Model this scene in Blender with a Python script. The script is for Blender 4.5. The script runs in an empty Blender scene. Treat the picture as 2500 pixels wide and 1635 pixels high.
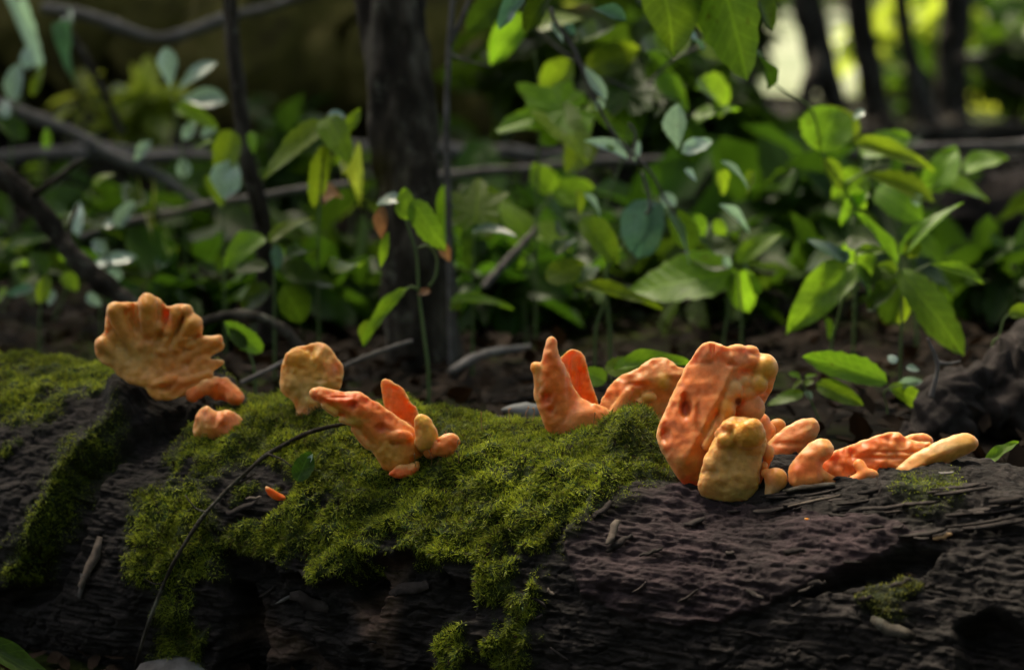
import bpy, math, random
import numpy as np
from mathutils import Vector, Matrix

R = math.radians
random.seed(7)
rng = np.random.default_rng(11)
scene = bpy.context.scene
COL = scene.collection

# ------------------------------------------------------------------ camera
PW, PH = 2500.0, 1635.0
LENS, SENS = 85.0, 36.0
PITCH = R(7.9)
CAM = np.array((0.0, 0.0, 0.68))
K = SENS / LENS / PW                      # tangent per photo pixel
FWD = np.array((0, math.cos(PITCH), -math.sin(PITCH)))
UP = np.array((0, math.sin(PITCH), math.cos(PITCH)))
RIGHT = np.array((1.0, 0, 0))
cam_d = bpy.data.cameras.new('camera')
cam_d.lens = LENS; cam_d.sensor_width = SENS
cam_d.clip_start = 0.05; cam_d.clip_end = 400
cam_d.dof.use_dof = True
cam_d.dof.focus_distance = 2.37
cam_d.dof.aperture_fstop = 3.8
cam = bpy.data.objects.new('camera', cam_d)
cam.location = CAM
cam.rotation_euler = (R(90) - PITCH, 0, 0)
COL.objects.link(cam)
scene.camera = cam

# ------------------------------------------------------------------ light
SUN_ELEV, SUN_AZ = 58.0, -30.0             # azimuth from +Y towards +X (behind the log, to the left), veiled sun
world = bpy.data.worlds.new('World'); scene.world = world
world.use_nodes = True
wn = world.node_tree.nodes; wl = world.node_tree.links
bg = wn['Background']
sky = wn.new('ShaderNodeTexSky'); sky.sky_type = 'NISHITA'
sky.sun_disc = False
sky.sun_elevation = R(SUN_ELEV); sky.sun_rotation = R(SUN_AZ % 360)
sky.air_density = 0.9; sky.dust_density = 5.0; sky.ozone_density = 0.4
wl.new(sky.outputs[0], bg.inputs[0])
bg.inputs[1].default_value = 0.06
sun_d = bpy.data.lights.new('sun', 'SUN')
sun_d.energy = 1.5; sun_d.angle = R(18); sun_d.color = (1.0, 0.94, 0.82)
sun = bpy.data.objects.new('sun', sun_d); COL.objects.link(sun)
_az, _el = R(SUN_AZ), R(SUN_ELEV)
SDIR = Vector((math.sin(_az) * math.cos(_el), math.cos(_az) * math.cos(_el), math.sin(_el)))
sun.rotation_euler = SDIR.to_track_quat('Z', 'Y').to_euler()
sun.location = (2, 6, 9)

vs = scene.view_settings
vs.view_transform = 'Standard'; vs.look = 'None'; vs.gamma = 1.0
vs.exposure = 2.65
vs.use_curve_mapping = False
vs.use_white_balance = True; vs.white_balance_temperature = 7250; vs.white_balance_tint = 6
scene.render.engine = 'CYCLES'
cy = scene.cycles
cy.use_denoising = True
cy.max_bounces = 8; cy.diffuse_bounces = 4; cy.glossy_bounces = 3; cy.transmission_bounces = 6
cy.sample_clamp_indirect = 4.0
cy.caustics_reflective = False; cy.caustics_refractive = False

# ------------------------------------------------------------------ helpers
def ray(px, py):
    px = np.asarray(px, float); py = np.asarray(py, float)
    u = (px - PW / 2) * K; v = (PH / 2 - py) * K
    return FWD + u[..., None] * RIGHT + v[..., None] * UP

def P(px, py, d):
    """photo pixel at camera depth d -> world point"""
    return CAM + ray(px, py) * d

def proj(pts):
    q = pts - CAM
    z = q @ FWD
    return PW / 2 + (q @ RIGHT) / z / K, PH / 2 - (q @ UP) / z / K, z

_perm = np.random.default_rng(5).permutation(256)
_perm = np.concatenate([_perm, _perm])
_g = np.random.default_rng(6).normal(size=(256, 3)); _g /= np.linalg.norm(_g, axis=1)[:, None]

def perlin(p):
    p = np.asarray(p, float)
    i = np.floor(p).astype(np.int64); f = p - i
    u = f * f * f * (f * (f * 6 - 15) + 10)
    i &= 255
    def gr(a, b, c):
        h = _perm[_perm[_perm[(i[:, 0] + a) & 255] + ((i[:, 1] + b) & 255)] + ((i[:, 2] + c) & 255)]
        return ((f - (a, b, c)) * _g[h]).sum(1)
    def mix(a, b, t): return a + (b - a) * t
    x0 = mix(mix(gr(0, 0, 0), gr(1, 0, 0), u[:, 0]), mix(gr(0, 1, 0), gr(1, 1, 0), u[:, 0]), u[:, 1])
    x1 = mix(mix(gr(0, 0, 1), gr(1, 0, 1), u[:, 0]), mix(gr(0, 1, 1), gr(1, 1, 1), u[:, 0]), u[:, 1])
    return mix(x0, x1, u[:, 2]) * 1.5

def fbm(p, o=4, lac=2.03, gain=0.5):
    s = 0; a = 1.0; p = np.asarray(p, float)
    for k in range(o):
        s = s + a * perlin(p + 17.3 * k); p = p * lac; a *= gain
    return s

def sst(a, b, x):
    t = np.clip((x - a) / (b - a), 0, 1)
    return t * t * (3 - 2 * t)

def poly_sd(x, y, poly):
    """signed distance to polygon, negative inside (vectorised)"""
    poly = np.asarray(poly, float); n = len(poly)
    d = np.full(x.shape, 1e18); ins = np.zeros(x.shape, bool)
    for k in range(n):
        ax, ay = poly[k]; bx, by = poly[(k + 1) % n]
        ex, ey = bx - ax, by - ay
        wx, wy = x - ax, y - ay
        t = np.clip((wx * ex + wy * ey) / (ex * ex + ey * ey + 1e-12), 0, 1)
        d = np.minimum(d, (wx - ex * t) ** 2 + (wy - ey * t) ** 2)
        if ay != by:
            c = ((ay > y) != (by > y)) & (x < ex * (y - ay) / (by - ay) + ax)
            ins ^= c
    d = np.sqrt(d)
    return np.where(ins, -d, d)

def line_d(x, y, pts):
    d = np.full(x.shape, 1e18)
    for (ax, ay), (bx, by) in zip(pts[:-1], pts[1:]):
        ex, ey = bx - ax, by - ay
        wx, wy = x - ax, y - ay
        t = np.clip((wx * ex + wy * ey) / (ex * ex + ey * ey + 1e-12), 0, 1)
        d = np.minimum(d, (wx - ex * t) ** 2 + (wy - ey * t) ** 2)
    return np.sqrt(d)

def chaikin(poly, n=2):
    p = np.asarray(poly, float)
    for _ in range(n):
        q = np.roll(p, -1, 0)
        p = np.stack([0.75 * p + 0.25 * q, 0.25 * p + 0.75 * q], 1).reshape(-1, 2)
    return p

def spline(pts, n):
    """Catmull-Rom through points (any dimension)"""
    p = np.asarray(pts, float)
    p = np.vstack([2 * p[0] - p[1], p, 2 * p[-1] - p[-2]])
    out = []
    m = len(p) - 3
    for t in np.linspace(0, m - 1e-9, n):
        i = int(t); f = t - i
        a, b, c, d = p[i], p[i + 1], p[i + 2], p[i + 3]
        out.append(0.5 * (2 * b + (c - a) * f + (2 * a - 5 * b + 4 * c - d) * f * f + (3 * b - a - 3 * c + d) * f ** 3))
    return np.array(out)

def make_mesh(name, verts, faces, smooth=True, mat=None, attrs=None):
    """faces: (n,3) / (n,4) array or a list of such arrays"""
    me = bpy.data.meshes.new(name)
    if not isinstance(faces, (list, tuple)): faces = [faces]
    faces = [np.asarray(f, np.int32) for f in faces if len(f)]
    verts = np.asarray(verts, np.float32)
    me.vertices.add(len(verts)); me.vertices.foreach_set('co', verts.ravel())
    idx = np.concatenate([f.ravel() for f in faces])
    sizes = np.concatenate([np.full(len(f), f.shape[1], np.int32) for f in faces])
    starts = np.concatenate([[0], np.cumsum(sizes)[:-1]]).astype(np.int32)
    me.loops.add(len(idx)); me.loops.foreach_set('vertex_index', idx)
    me.polygons.add(len(sizes)); me.polygons.foreach_set('loop_start', starts)
    if smooth: me.polygons.foreach_set('use_smooth', np.ones(len(sizes), bool))
    for k, v in (attrs or {}).items():
        v = np.asarray(v, np.float32)
        if v.ndim == 2:
            a = me.color_attributes.new(k, 'FLOAT_COLOR', 'POINT')
            a.data.foreach_set('color', np.hstack([v, np.ones((len(v), 1), np.float32)]).ravel())
        else:
            a = me.attributes.new(k, 'FLOAT', 'POINT')
            a.data.foreach_set('value', v)
    me.update(calc_edges=True); me.validate()
    if mat: me.materials.append(mat)
    return me

def link(name, me, parent=None):
    o = bpy.data.objects.new(name, me); COL.objects.link(o)
    if parent is not None: o.parent = parent
    return o

def empty(name, loc):
    o = bpy.data.objects.new(name, None); o.location = loc; o.empty_display_size = 0.05
    COL.objects.link(o); return o

def tag(o, label=None, cat=None, group=None, kind=None):
    if label: o['label'] = label
    if cat: o['category'] = cat
    if group: o['group'] = group
    if kind: o['kind'] = kind
    return o

def obj_at(name, verts, faces, mat, parent=None, origin=None, smooth=True, attrs=None):
    """mesh given in world space; origin moved to `origin` (or the parent's location)"""
    verts = np.asarray(verts, float)
    if parent is not None:
        off = np.array(parent.location)
        return link(name, make_mesh(name, verts - off, faces, smooth, mat, attrs), parent)
    off = np.array(origin) if origin is not None else np.zeros(3)
    o = link(name, make_mesh(name, verts - off, faces, smooth, mat, attrs))
    o.location = off
    return o

def tube(pts, rad, sides=10, rough=0.0, freq=30.0, seed=0.0, cap=True, stretch=0.25):
    """tube along polyline pts with radii rad; bark noise `rough` (fraction of radius)"""
    pts = np.asarray(pts, float); n = len(pts)
    rad = np.broadcast_to(np.asarray(rad, float), (n,))
    tan = np.gradient(pts, axis=0); tan /= np.linalg.norm(tan, axis=1)[:, None] + 1e-12
    ref = np.array((0.31, 0.87, 0.37)); 
    a = np.cross(tan, ref); a /= np.linalg.norm(a, axis=1)[:, None] + 1e-12
    b = np.cross(tan, a)
    th = np.linspace(0, 2 * np.pi, sides, endpoint=False)
    ring = a[:, None, :] * np.cos(th)[None, :, None] + b[:, None, :] * np.sin(th)[None, :, None]
    r = np.repeat(rad[:, None], sides, 1)
    if rough:
        arc = np.concatenate([[0], np.cumsum(np.linalg.norm(np.diff(pts, axis=0), axis=1))])
        q = np.stack([np.cos(th)[None, :] * r * freq + seed, np.sin(th)[None, :] * r * freq, np.repeat(arc[:, None], sides, 1) * freq * stretch + seed], -1)
        r = r * (1 + rough * fbm(q.reshape(-1, 3), 3).reshape(n, sides))
    v = (pts[:, None, :] + ring * r[..., None]).reshape(-1, 3)
    i = np.arange(n - 1)[:, None] * sides; j = np.arange(sides)[None, :]; j2 = (j + 1) % sides
    f = np.stack([i + j, i + j2, i + sides + j2, i + sides + j], -1).reshape(-1, 4)
    faces = [f]
    if cap:
        v = np.vstack([v, pts[0] - tan[0] * rad[0] * 0.3, pts[-1] + tan[-1] * rad[-1] * 0.5])
        c0, c1 = n * sides, n * sides + 1
        jj = np.arange(sides); jn = (jj + 1) % sides
        faces.append(np.stack([np.full(sides, c0), jn, jj], 1))
        faces.append(np.stack([np.full(sides, c1), (n - 1) * sides + jj, (n - 1) * sides + jn], 1))
    return v, faces

def join(parts):
    V = []; F3 = []; F4 = []; o = 0
    for v, fs in parts:
        for f in fs:
            (F3 if f.shape[1] == 3 else F4).append(f + o)
        V.append(v); o += len(v)
    out = []
    if F3: out.append(np.vstack(F3))
    if F4: out.append(np.vstack(F4))
    return np.vstack(V), out

# ------------------------------------------------------------------ materials
def mat_new(name):
    m = bpy.data.materials.new(name); m.use_nodes = True
    nt = m.node_tree; b = nt.nodes['Principled BSDF']
    return m, nt, b

def noise_ramp(nt, scale, stops, detail=6, rough=0.6, vec=None, dist=0.0):
    n = nt.nodes.new('ShaderNodeTexNoise'); n.inputs['Scale'].default_value = scale
    n.inputs['Detail'].default_value = detail; n.inputs['Roughness'].default_value = rough
    n.inputs['Distortion'].default_value = dist
    r = nt.nodes.new('ShaderNodeValToRGB')
    while len(r.color_ramp.elements) < len(stops): r.color_ramp.elements.new(0.5)
    for e, (p, c) in zip(r.color_ramp.elements, stops):
        e.position = p; e.color = (*c, 1)
    nt.links.new(n.outputs['Fac'], r.inputs['Fac'])
    if vec is not None: nt.links.new(vec, n.inputs['Vector'])
    return n, r

def add_bump(nt, b, scale, strength, dist, vec=None, detail=8):
    n = nt.nodes.new('ShaderNodeTexNoise'); n.inputs['Scale'].default_value = scale
    n.inputs['Detail'].default_value = detail; n.inputs['Roughness'].default_value = 0.65
    if vec is not None: nt.links.new(vec, n.inputs['Vector'])
    bp = nt.nodes.new('ShaderNodeBump'); bp.inputs['Strength'].default_value = strength
    bp.inputs['Distance'].default_value = dist
    nt.links.new(n.outputs['Fac'], bp.inputs['Height'])
    nt.links.new(bp.outputs[0], b.inputs['Normal'])
    return bp

def wood_mat(name, c1, c2, c3, scale=20, bump=0.004, rough=0.85, stretch=(1, 1, 1), attr=None):
    m, nt, b = mat_new(name)
    tc = nt.nodes.new('ShaderNodeTexCoord'); mp = nt.nodes.new('ShaderNodeMapping')
    mp.inputs['Scale'].default_value = stretch
    nt.links.new(tc.outputs['Object'], mp.inputs['Vector'])
    n, r = noise_ramp(nt, scale, [(0.3, c1), (0.5, c2), (0.72, c3)], 8, 0.65, mp.outputs[0])
    nt.links.new(r.outputs[0], b.inputs['Base Color'])
    b.inputs['Roughness'].default_value = rough
    b.inputs['Specular IOR Level'].default_value = 0.14
    add_bump(nt, b, scale * 3, 0.6, bump, mp.outputs[0])
    return m

def leaf_mat(name, c_dark, c_light, trans, tcol, rough=0.4, spec=0.5):
    m, nt, b = mat_new(name)
    L = nt.links
    tc = nt.nodes.new('ShaderNodeTexCoord'); sep = nt.nodes.new('ShaderNodeSeparateXYZ')
    L.new(tc.outputs['Object'], sep.inputs[0])
    oi = nt.nodes.new('ShaderNodeObjectInfo')
    n, r = noise_ramp(nt, 9, [(0.3, c_dark), (0.7, c_light)], 4, 0.6, tc.outputs['Object'])
    # midrib and side veins, paler
    ab = nt.nodes.new('ShaderNodeMath'); ab.operation = 'ABSOLUTE'; L.new(sep.outputs[1], ab.inputs[0])
    mr = nt.nodes.new('ShaderNodeMapRange'); mr.inputs[1].default_value = 0.008; mr.inputs[2].default_value = 0.03
    mr.inputs[3].default_value = 1; mr.inputs[4].default_value = 0; L.new(ab.outputs[0], mr.inputs[0])
    sm = nt.nodes.new('ShaderNodeMath'); sm.operation = 'MULTIPLY_ADD'; sm.inputs[1].default_value = -0.6
    L.new(ab.outputs[0], sm.inputs[0]); L.new(sep.outputs[0], sm.inputs[2])
    fr = nt.nodes.new('ShaderNodeMath'); fr.operation = 'MULTIPLY'; fr.inputs[1].default_value = 8 * 6.2832; L.new(sm.outputs[0], fr.inputs[0])
    sn = nt.nodes.new('ShaderNodeMath'); sn.operation = 'SINE'; L.new(fr.outputs[0], sn.inputs[0])
    vr = nt.nodes.new('ShaderNodeMapRange'); vr.inputs[1].default_value = 0.9; vr.inputs[2].default_value = 1.0
    vr.inputs[3].default_value = 0; vr.inputs[4].default_value = 0.6; L.new(sn.outputs[0], vr.inputs[0])
    mx = nt.nodes.new('ShaderNodeMath'); mx.operation = 'MAXIMUM'; L.new(mr.outputs[0], mx.inputs[0]); L.new(vr.outputs[0], mx.inputs[1])
    vm = nt.nodes.new('ShaderNodeMixRGB'); vm.inputs[2].default_value = (*[min(1, c * 1.7) for c in c_light], 1)
    ml = nt.nodes.new('ShaderNodeMath'); ml.operation = 'MULTIPLY'; ml.inputs[1].default_value = 0.5; L.new(mx.outputs[0], ml.inputs[0])
    L.new(ml.outputs[0], vm.inputs[0]); L.new(r.outputs[0], vm.inputs[1])
    sv = nt.nodes.new('ShaderNodeVectorMath'); sv.operation = 'ADD'; L.new(tc.outputs['Object'], sv.inputs[0]); L.new(oi.outputs['Location'], sv.inputs[1])
    sn_, sr_ = noise_ramp(nt, 11, [(0.66, (0, 0, 0)), (0.72, (1, 1, 1))], 3, 0.5, sv.outputs[0])
    sp = nt.nodes.new('ShaderNodeMixRGB'); sp.inputs[2].default_value = (*[c * k_ for c, k_ in zip(c_dark, (0.9, 0.5, 0.6))], 1)
    L.new(sr_.outputs[0], sp.inputs[0]); L.new(vm.outputs[0], sp.inputs[1]); vm = sp
    hs = nt.nodes.new('ShaderNodeHueSaturation')
    hr = nt.nodes.new('ShaderNodeMapRange'); hr.inputs[3].default_value = 0.48; hr.inputs[4].default_value = 0.515; L.new(oi.outputs['Random'], hr.inputs[0])
    vr2 = nt.nodes.new('ShaderNodeMapRange'); vr2.inputs[3].default_value = 0.75; vr2.inputs[4].default_value = 1.25; L.new(oi.outputs['Random'], vr2.inputs[0])
    L.new(hr.outputs[0], hs.inputs['Hue']); L.new(vr2.outputs[0], hs.inputs['Value']); L.new(vm.outputs[0], hs.inputs['Color'])
    L.new(hs.outputs[0], b.inputs['Base Color'])
    b.inputs['Roughness'].default_value = rough; b.inputs['Specular IOR Level'].default_value = spec
    bp = nt.nodes.new('ShaderNodeBump'); bp.inputs['Strength'].default_value = 0.3; bp.inputs['Distance'].default_value = 0.01; bp.invert = True
    L.new(mx.outputs[0], bp.inputs['Height']); L.new(bp.outputs[0], b.inputs['Normal'])
    tr = nt.nodes.new('ShaderNodeBsdfTranslucent')
    tm = nt.nodes.new('ShaderNodeMixRGB'); tm.blend_type = 'MULTIPLY'; tm.inputs[0].default_value = 1; tm.inputs[2].default_value = (*tcol, 1)
    L.new(hs.outputs[0], tm.inputs[1])
    ga = nt.nodes.new('ShaderNodeMixRGB'); ga.blend_type = 'ADD'; ga.inputs[0].default_value = 1
    L.new(tm.outputs[0], ga.inputs[1]); L.new(tm.outputs[0], ga.inputs[2])
    L.new(ga.outputs[0], tr.inputs[0])
    ms = nt.nodes.new('ShaderNodeMixShader'); ms.inputs[0].default_value = trans
    L.new(b.outputs[0], ms.inputs[1]); L.new(tr.outputs[0], ms.inputs[2])
    L.new(ms.outputs[0], nt.nodes['Material Output'].inputs['Surface'])
    return m

M = {}
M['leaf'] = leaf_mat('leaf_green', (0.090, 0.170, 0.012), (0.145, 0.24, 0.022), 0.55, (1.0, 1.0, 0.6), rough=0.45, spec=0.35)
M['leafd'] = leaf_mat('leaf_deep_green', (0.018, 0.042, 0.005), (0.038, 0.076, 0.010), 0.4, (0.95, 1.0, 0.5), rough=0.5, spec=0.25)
M['pale'] = leaf_mat('leaf_sky_sheen', (0.22, 0.30, 0.25), (0.36, 0.44, 0.39), 0.3, (0.8, 1.0, 0.7), rough=0.28, spec=0.9)  # sky reflection on glossy leaves put into the base colour as a pale tint
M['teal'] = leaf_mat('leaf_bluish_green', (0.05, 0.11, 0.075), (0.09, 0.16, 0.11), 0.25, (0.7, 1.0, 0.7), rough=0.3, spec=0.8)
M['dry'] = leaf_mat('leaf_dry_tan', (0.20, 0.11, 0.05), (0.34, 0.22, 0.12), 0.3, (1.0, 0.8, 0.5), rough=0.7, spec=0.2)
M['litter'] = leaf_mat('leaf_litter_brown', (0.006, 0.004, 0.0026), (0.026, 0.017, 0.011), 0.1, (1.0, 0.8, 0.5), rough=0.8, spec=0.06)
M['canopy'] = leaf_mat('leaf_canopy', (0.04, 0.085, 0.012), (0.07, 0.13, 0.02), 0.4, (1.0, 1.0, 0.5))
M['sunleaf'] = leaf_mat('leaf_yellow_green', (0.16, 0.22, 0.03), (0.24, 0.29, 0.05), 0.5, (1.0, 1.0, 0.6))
M['stem'] = wood_mat('green_stem', (0.07, 0.11, 0.035), (0.10, 0.15, 0.05), (0.14, 0.17, 0.07), 60, 0.0005, 0.5)
M['bark'] = wood_mat('tree_bark', (0.010, 0.008, 0.006), (0.028, 0.022, 0.017), (0.12, 0.105, 0.085), 26, 0.006, 0.9, (1, 1, 0.35))
_nt = M['bark'].node_tree; _pb = _nt.nodes['Principled BSDF']; _src = _pb.inputs['Base Color'].links[0].from_socket
_tc = _nt.nodes.new('ShaderNodeTexCoord')
_n, _r = noise_ramp(_nt, 17, [(0.56, (0, 0, 0)), (0.66, (1, 1, 1))], 7, 0.75, _tc.outputs['Object'])
_mx = _nt.nodes.new('ShaderNodeMixRGB'); _mx.inputs[2].default_value = (0.15, 0.145, 0.115, 1)
_nt.links.new(_r.outputs[0], _mx.inputs[0]); _nt.links.new(_src, _mx.inputs[1]); _nt.links.new(_mx.outputs[0], _pb.inputs['Base Color'])
M['twig'] = wood_mat('grey_twig', (0.05, 0.043, 0.04), (0.11, 0.098, 0.095), (0.19, 0.17, 0.165), 40, 0.001, 0.7)
M['darkwood'] = wood_mat('rotten_dark_wood', (0.012, 0.009, 0.008), (0.03, 0.023, 0.021), (0.065, 0.05, 0.046), 25, 0.006, 0.8)
M['greywood'] = wood_mat('weathered_grey_wood', (0.07, 0.062, 0.058), (0.14, 0.125, 0.12), (0.24, 0.22, 0.21), 30, 0.002, 0.8)
M['mossylog'] = wood_mat('mossy_brown_bark', (0.03, 0.022, 0.010), (0.10, 0.085, 0.02), (0.20, 0.15, 0.05), 7, 0.02, 0.95)
M['palewood'] = wood_mat('pale_brown_wood', (0.045, 0.034, 0.028), (0.10, 0.078, 0.064), (0.18, 0.145, 0.12), 60, 0.002, 0.85)
M['stone'] = wood_mat('pale_stone', (0.16, 0.16, 0.155), (0.24, 0.24, 0.235), (0.32, 0.32, 0.31), 15, 0.002, 0.8)

# ------------------------------------------------------------------ the fallen log: axis, base surface
def hit_z(px, py, z):
    r = ray(px, py); t = (z - CAM[2]) / r[2]
    return CAM + r * t
LR = 0.205
ZTOP = 0.237
_r = hit_z(2500, 1162, ZTOP); _l = hit_z(0, 905, ZTOP)
AX0 = np.array((_r[0], _r[1] - 0.036, ZTOP - LR))
AXD = np.array((_l[0] - _r[0], _l[1] - _r[1], 0.0)); AXLEN = np.linalg.norm(AXD); AXD /= AXLEN
AXN = np.array((AXD[1], -AXD[0], 0.0))
if AXN[1] > 0: AXN = -AXN                     # horizontal, towards the camera
ZV = np.array((0, 0, 1.0))

def log_point(s, th, r):
    """s along axis (right -> left), th from the top towards the camera"""
    s = np.asarray(s, float)[..., None]; th = np.asarray(th, float)[..., None]; r = np.asarray(r, float)[..., None]
    return AX0 + AXD * s + AXN * (np.sin(th) * r) + ZV * (np.cos(th) * r)

def log_radius(s):
    return LR + 0 * s

# grid
s_ax = np.concatenate([np.linspace(-0.55, -0.09, 30, endpoint=False), np.linspace(-0.09, AXLEN + 0.12, 820, endpoint=False), np.linspace(AXLEN + 0.12, AXLEN + 0.75, 30)])
t_ax = np.concatenate([np.linspace(R(-32), R(122), 390), np.linspace(R(122), R(328), 36)[1:-1]])
NS, NT = len(s_ax), len(t_ax)
S, T = np.meshgrid(s_ax, t_ax, indexing='ij')
S = S.ravel(); T = T.ravel()
base = log_point(S, T, log_radius(S))
bpx, bpy_, _bz = proj(base)
nrm = AXN * np.sin(T)[:, None] + ZV * np.cos(T)[:, None]
vis = ((CAM - base) * nrm).sum(1) > -0.35
arc = T * LR
q0 = np.stack([S, arc, 0 * S], 1)
# ragged, photo-traced outlines on the surface
w1 = perlin(q0 * 28 + 3) * 12 + perlin(q0 * 75 + 9) * 7
w2 = perlin(q0 * 28 + 41) * 12 + perlin(q0 * 75 + 59) * 7
X = bpx + w1; Y = bpy_ + w2
def msk(poly, soft=6.0):
    m = sst(soft, -soft, poly_sd(X, Y, poly))
    return np.where(vis, m, 0)

grain = fbm(np.stack([S * 9, arc * 55, 0 * S + 2], 1), 4)
ridg = 1 - np.abs(perlin(np.stack([S * 14, arc * 70, 0 * S + 8], 1))) * 2
lump = fbm(np.stack([S * 6, arc * 8, 0 * S + 5], 1), 3)
fine = fbm(np.stack([S * 60, arc * 120, 0 * S + 1], 1), 3)
chip = fbm(np.stack([S * 45, arc * 60, 0 * S + 7], 1), 4)

GROOVE = [(610, 985), (500, 1000), (385, 1022), (275, 1086), (215, 1120), (177, 1180), (140, 1250), (100, 1330), (50, 1430), (20, 1480), (110, 1480), (165, 1390), (200, 1280), (245, 1180), (300, 1130), (408, 1079), (470, 1035), (560, 1012), (640, 995)]
LEFTBARK = [(-200, 860), (250, 860), (620, 940), (558, 955), (375, 993), (268, 1068), (215, 1106), (177, 1165), (145, 1229), (107, 1310), (70, 1390), (38, 1440), (-200, 1500)]
RECESS = [(521, 1328), (555, 1332), (597, 1351), (619, 1369), (660, 1381), (675, 1399), (705, 1399), (743, 1422), (773, 1426), (826, 1411), (863, 1354), (893, 1366), (931, 1354), (957, 1362), (995, 1347), (1051, 1347), (1070, 1381), (1089, 1411), (1145, 1426), (1156, 1463), (1145, 1501), (1066, 1557), (1051, 1606), (1090, 1700), (1090, 1850), (530, 1850), (535, 1640), (540, 1480)]
HOLE1 = [(535, 1430), (575, 1420), (600, 1480), (605, 1560), (620, 1700), (545, 1750)]
HOLE2 = [(826, 1418), (866, 1360), (905, 1380), (930, 1440), (895, 1500), (850, 1490)]
PLATE = [(1400, 1280), (1480, 1215), (1560, 1195), (1650, 1195), (1800, 1225), (1955, 1240), (2040, 1262), (2145, 1272), (2230, 1305), (2330, 1325), (2205, 1325), (2110, 1372), (2005, 1420), (1900, 1470), (1750, 1520), (1560, 1520), (1420, 1450), (1380, 1350)]
CAVITY = [(2225, 1332), (2110, 1374), (2005, 1422), (1960, 1455), (2040, 1450), (2150, 1420), (2250, 1400), (2300, 1345)]
CAVITY2 = [(2330, 1520), (2400, 1490), (2450, 1490), (2520, 1560), (2600, 1700), (2380, 1750), (2340, 1620)]
STRATA = [(2140, 1195), (2160, 1128), (2700, 1090), (2700, 1330), (2400, 1300), (2250, 1270), (2150, 1240)]
MOSS_MAIN = [(470, 1040), (700, 955), (900, 945), (1080, 985), (1300, 1000), (1480, 1030), (1540, 1010), (1610, 1060), (1640, 1150), (1560, 1190), (1480, 1230), (1420, 1280), (1360, 1330), (1330, 1400), (1300, 1500), (1280, 1600), (1270, 1750), (1080, 1750), (1055, 1640), (1055, 1560), (1145, 1500), (1150, 1430), (1085, 1410), (1050, 1347), (957, 1362), (860, 1354), (826, 1411), (743, 1425), (700, 1400), (619, 1369), (525, 1325), (540, 1290), (640, 1270), (700, 1225), (720, 1180), (640, 1130), (560, 1130), (490, 1110)]
MOSS_2 = [(343, 1215), (472, 1186), (536, 1283), (510, 1400), (528, 1600), (540, 1800), (340, 1800), (390, 1560), (400, 1430), (335, 1400)]
MOSS_3 = [(-100, 880), (330, 860), (720, 840), (700, 960), (560, 940), (440, 940), (300, 950), (170, 1000), (120, 1050), (-100, 1040)]
MOSS_4 = [(420, 1100), (480, 1060), (560, 1100), (520, 1170), (430, 1180)]
MOSS_5 = [(2070, 1455), (2130, 1430), (2260, 1420), (2255, 1445), (2160, 1480), (2210, 1500), (2130, 1500)]
MOSS_6 = [(190, 1110), (300, 1050), (270, 1090), (215, 1140), (160, 1230), (110, 1330), (60, 1420), (40, 1400), (100, 1290), (140, 1200)]
MOSS_7 = [(2200, 1190), (2330, 1180), (2350, 1230), (2260, 1260), (2190, 1230)]
BARE = [(575, 1150), (640, 1130), (720, 1180), (700, 1228), (630, 1265), (540, 1285), (520, 1230)]

mg = msk(GROOVE, 10); mlb = msk(LEFTBARK, 5); mrec = msk(RECESS, 5); mh1 = msk(HOLE1, 12); mh2 = msk(HOLE2, 8)
mpl = msk(PLATE, 5); mcav = msk(CAVITY, 6); mcav2 = msk(CAVITY2, 10); mst = msk(STRATA, 5)
moss = np.zeros_like(S)
for pl, amt in ((MOSS_MAIN, 1.0), (MOSS_2, 0.95), (MOSS_3, 0.9), (MOSS_4, 0.8), (MOSS_5, 0.75), (MOSS_6, 0.7), (MOSS_7, 0.45)):
    moss = np.maximum(moss, amt * sst(42, -26, poly_sd(X, Y, pl) + 16 * perlin(q0 * 60 + 77)) * vis)
moss *= 1 - msk(BARE, 12)
patch = fbm(q0 * 22 + 4, 3)
moss = moss * sst(-0.75, -0.25, patch + 0.3 * (moss > 0.9) - 0.75 * sst(1210, 1420, bpy_) * (bpx > 430) + 0.25 * perlin(q0 * 90))
# thin scattered tufts elsewhere (the log goes on mossy on its upper side out of view)
moss = np.maximum(moss, 0.8 * sst(0.55, 0.8, patch) * sst(R(100), R(40), np.abs(T)) * (1 - mpl) * (1 - mrec) * (bpx < 1500))
moss = np.maximum(moss, 0.9 * sst(0.1, 0.4, patch) * (~vis) * sst(R(-5), R(-20), np.where(T > R(180), T - 2 * np.pi, T)) * (T < R(330)))
moss = np.clip(moss, 0, 1)

right = sst(1350, 1800, bpx)
h = 0.010 * lump
h += 0.0018 * grain * (1 - 0.7 * moss) + 0.0009 * (ridg - 0.4) * (1 - moss) * (0.5 + 0.8 * right)
h += 0.0016 * fine + 0.0034 * chip * (1 - moss) * (0.45 + 0.7 * mrec + 0.6 * mlb)
crk = np.abs(perlin(np.stack([S * 20, arc * 48, 0 * S + 23], 1) + 0.25 * np.stack([chip, grain, chip], 1)))
h += -0.003 * sst(0.10, 0.0, crk) * (1 - moss) * (1 - 0.6 * mpl)
terr = fbm(np.stack([S * 7, arc * 17, 0 * S + 31], 1) + 0.15 * np.stack([chip, grain, fine], 1), 4)
h += 0.0075 * (np.floor(terr * 4) / 4 + 0.3 * (terr * 4 % 1) ** 4 / 4) * (1 - moss) * (0.6 + 0.5 * right)
h += 0.0022 * fbm(np.stack([S * 14, arc * 260, 0 * S + 37], 1), 3) * (1 - moss) * (1 - 0.4 * mlb)
h += -0.030 * mg * (0.8 + 0.3 * perlin(q0 * 30)) 
h += 0.016 * mlb
h += -0.024 * mrec + mrec * (0.007 * fbm(q0 * 24 + 6, 3))
h += -0.030 * mh1 - 0.030 * mh2
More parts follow.
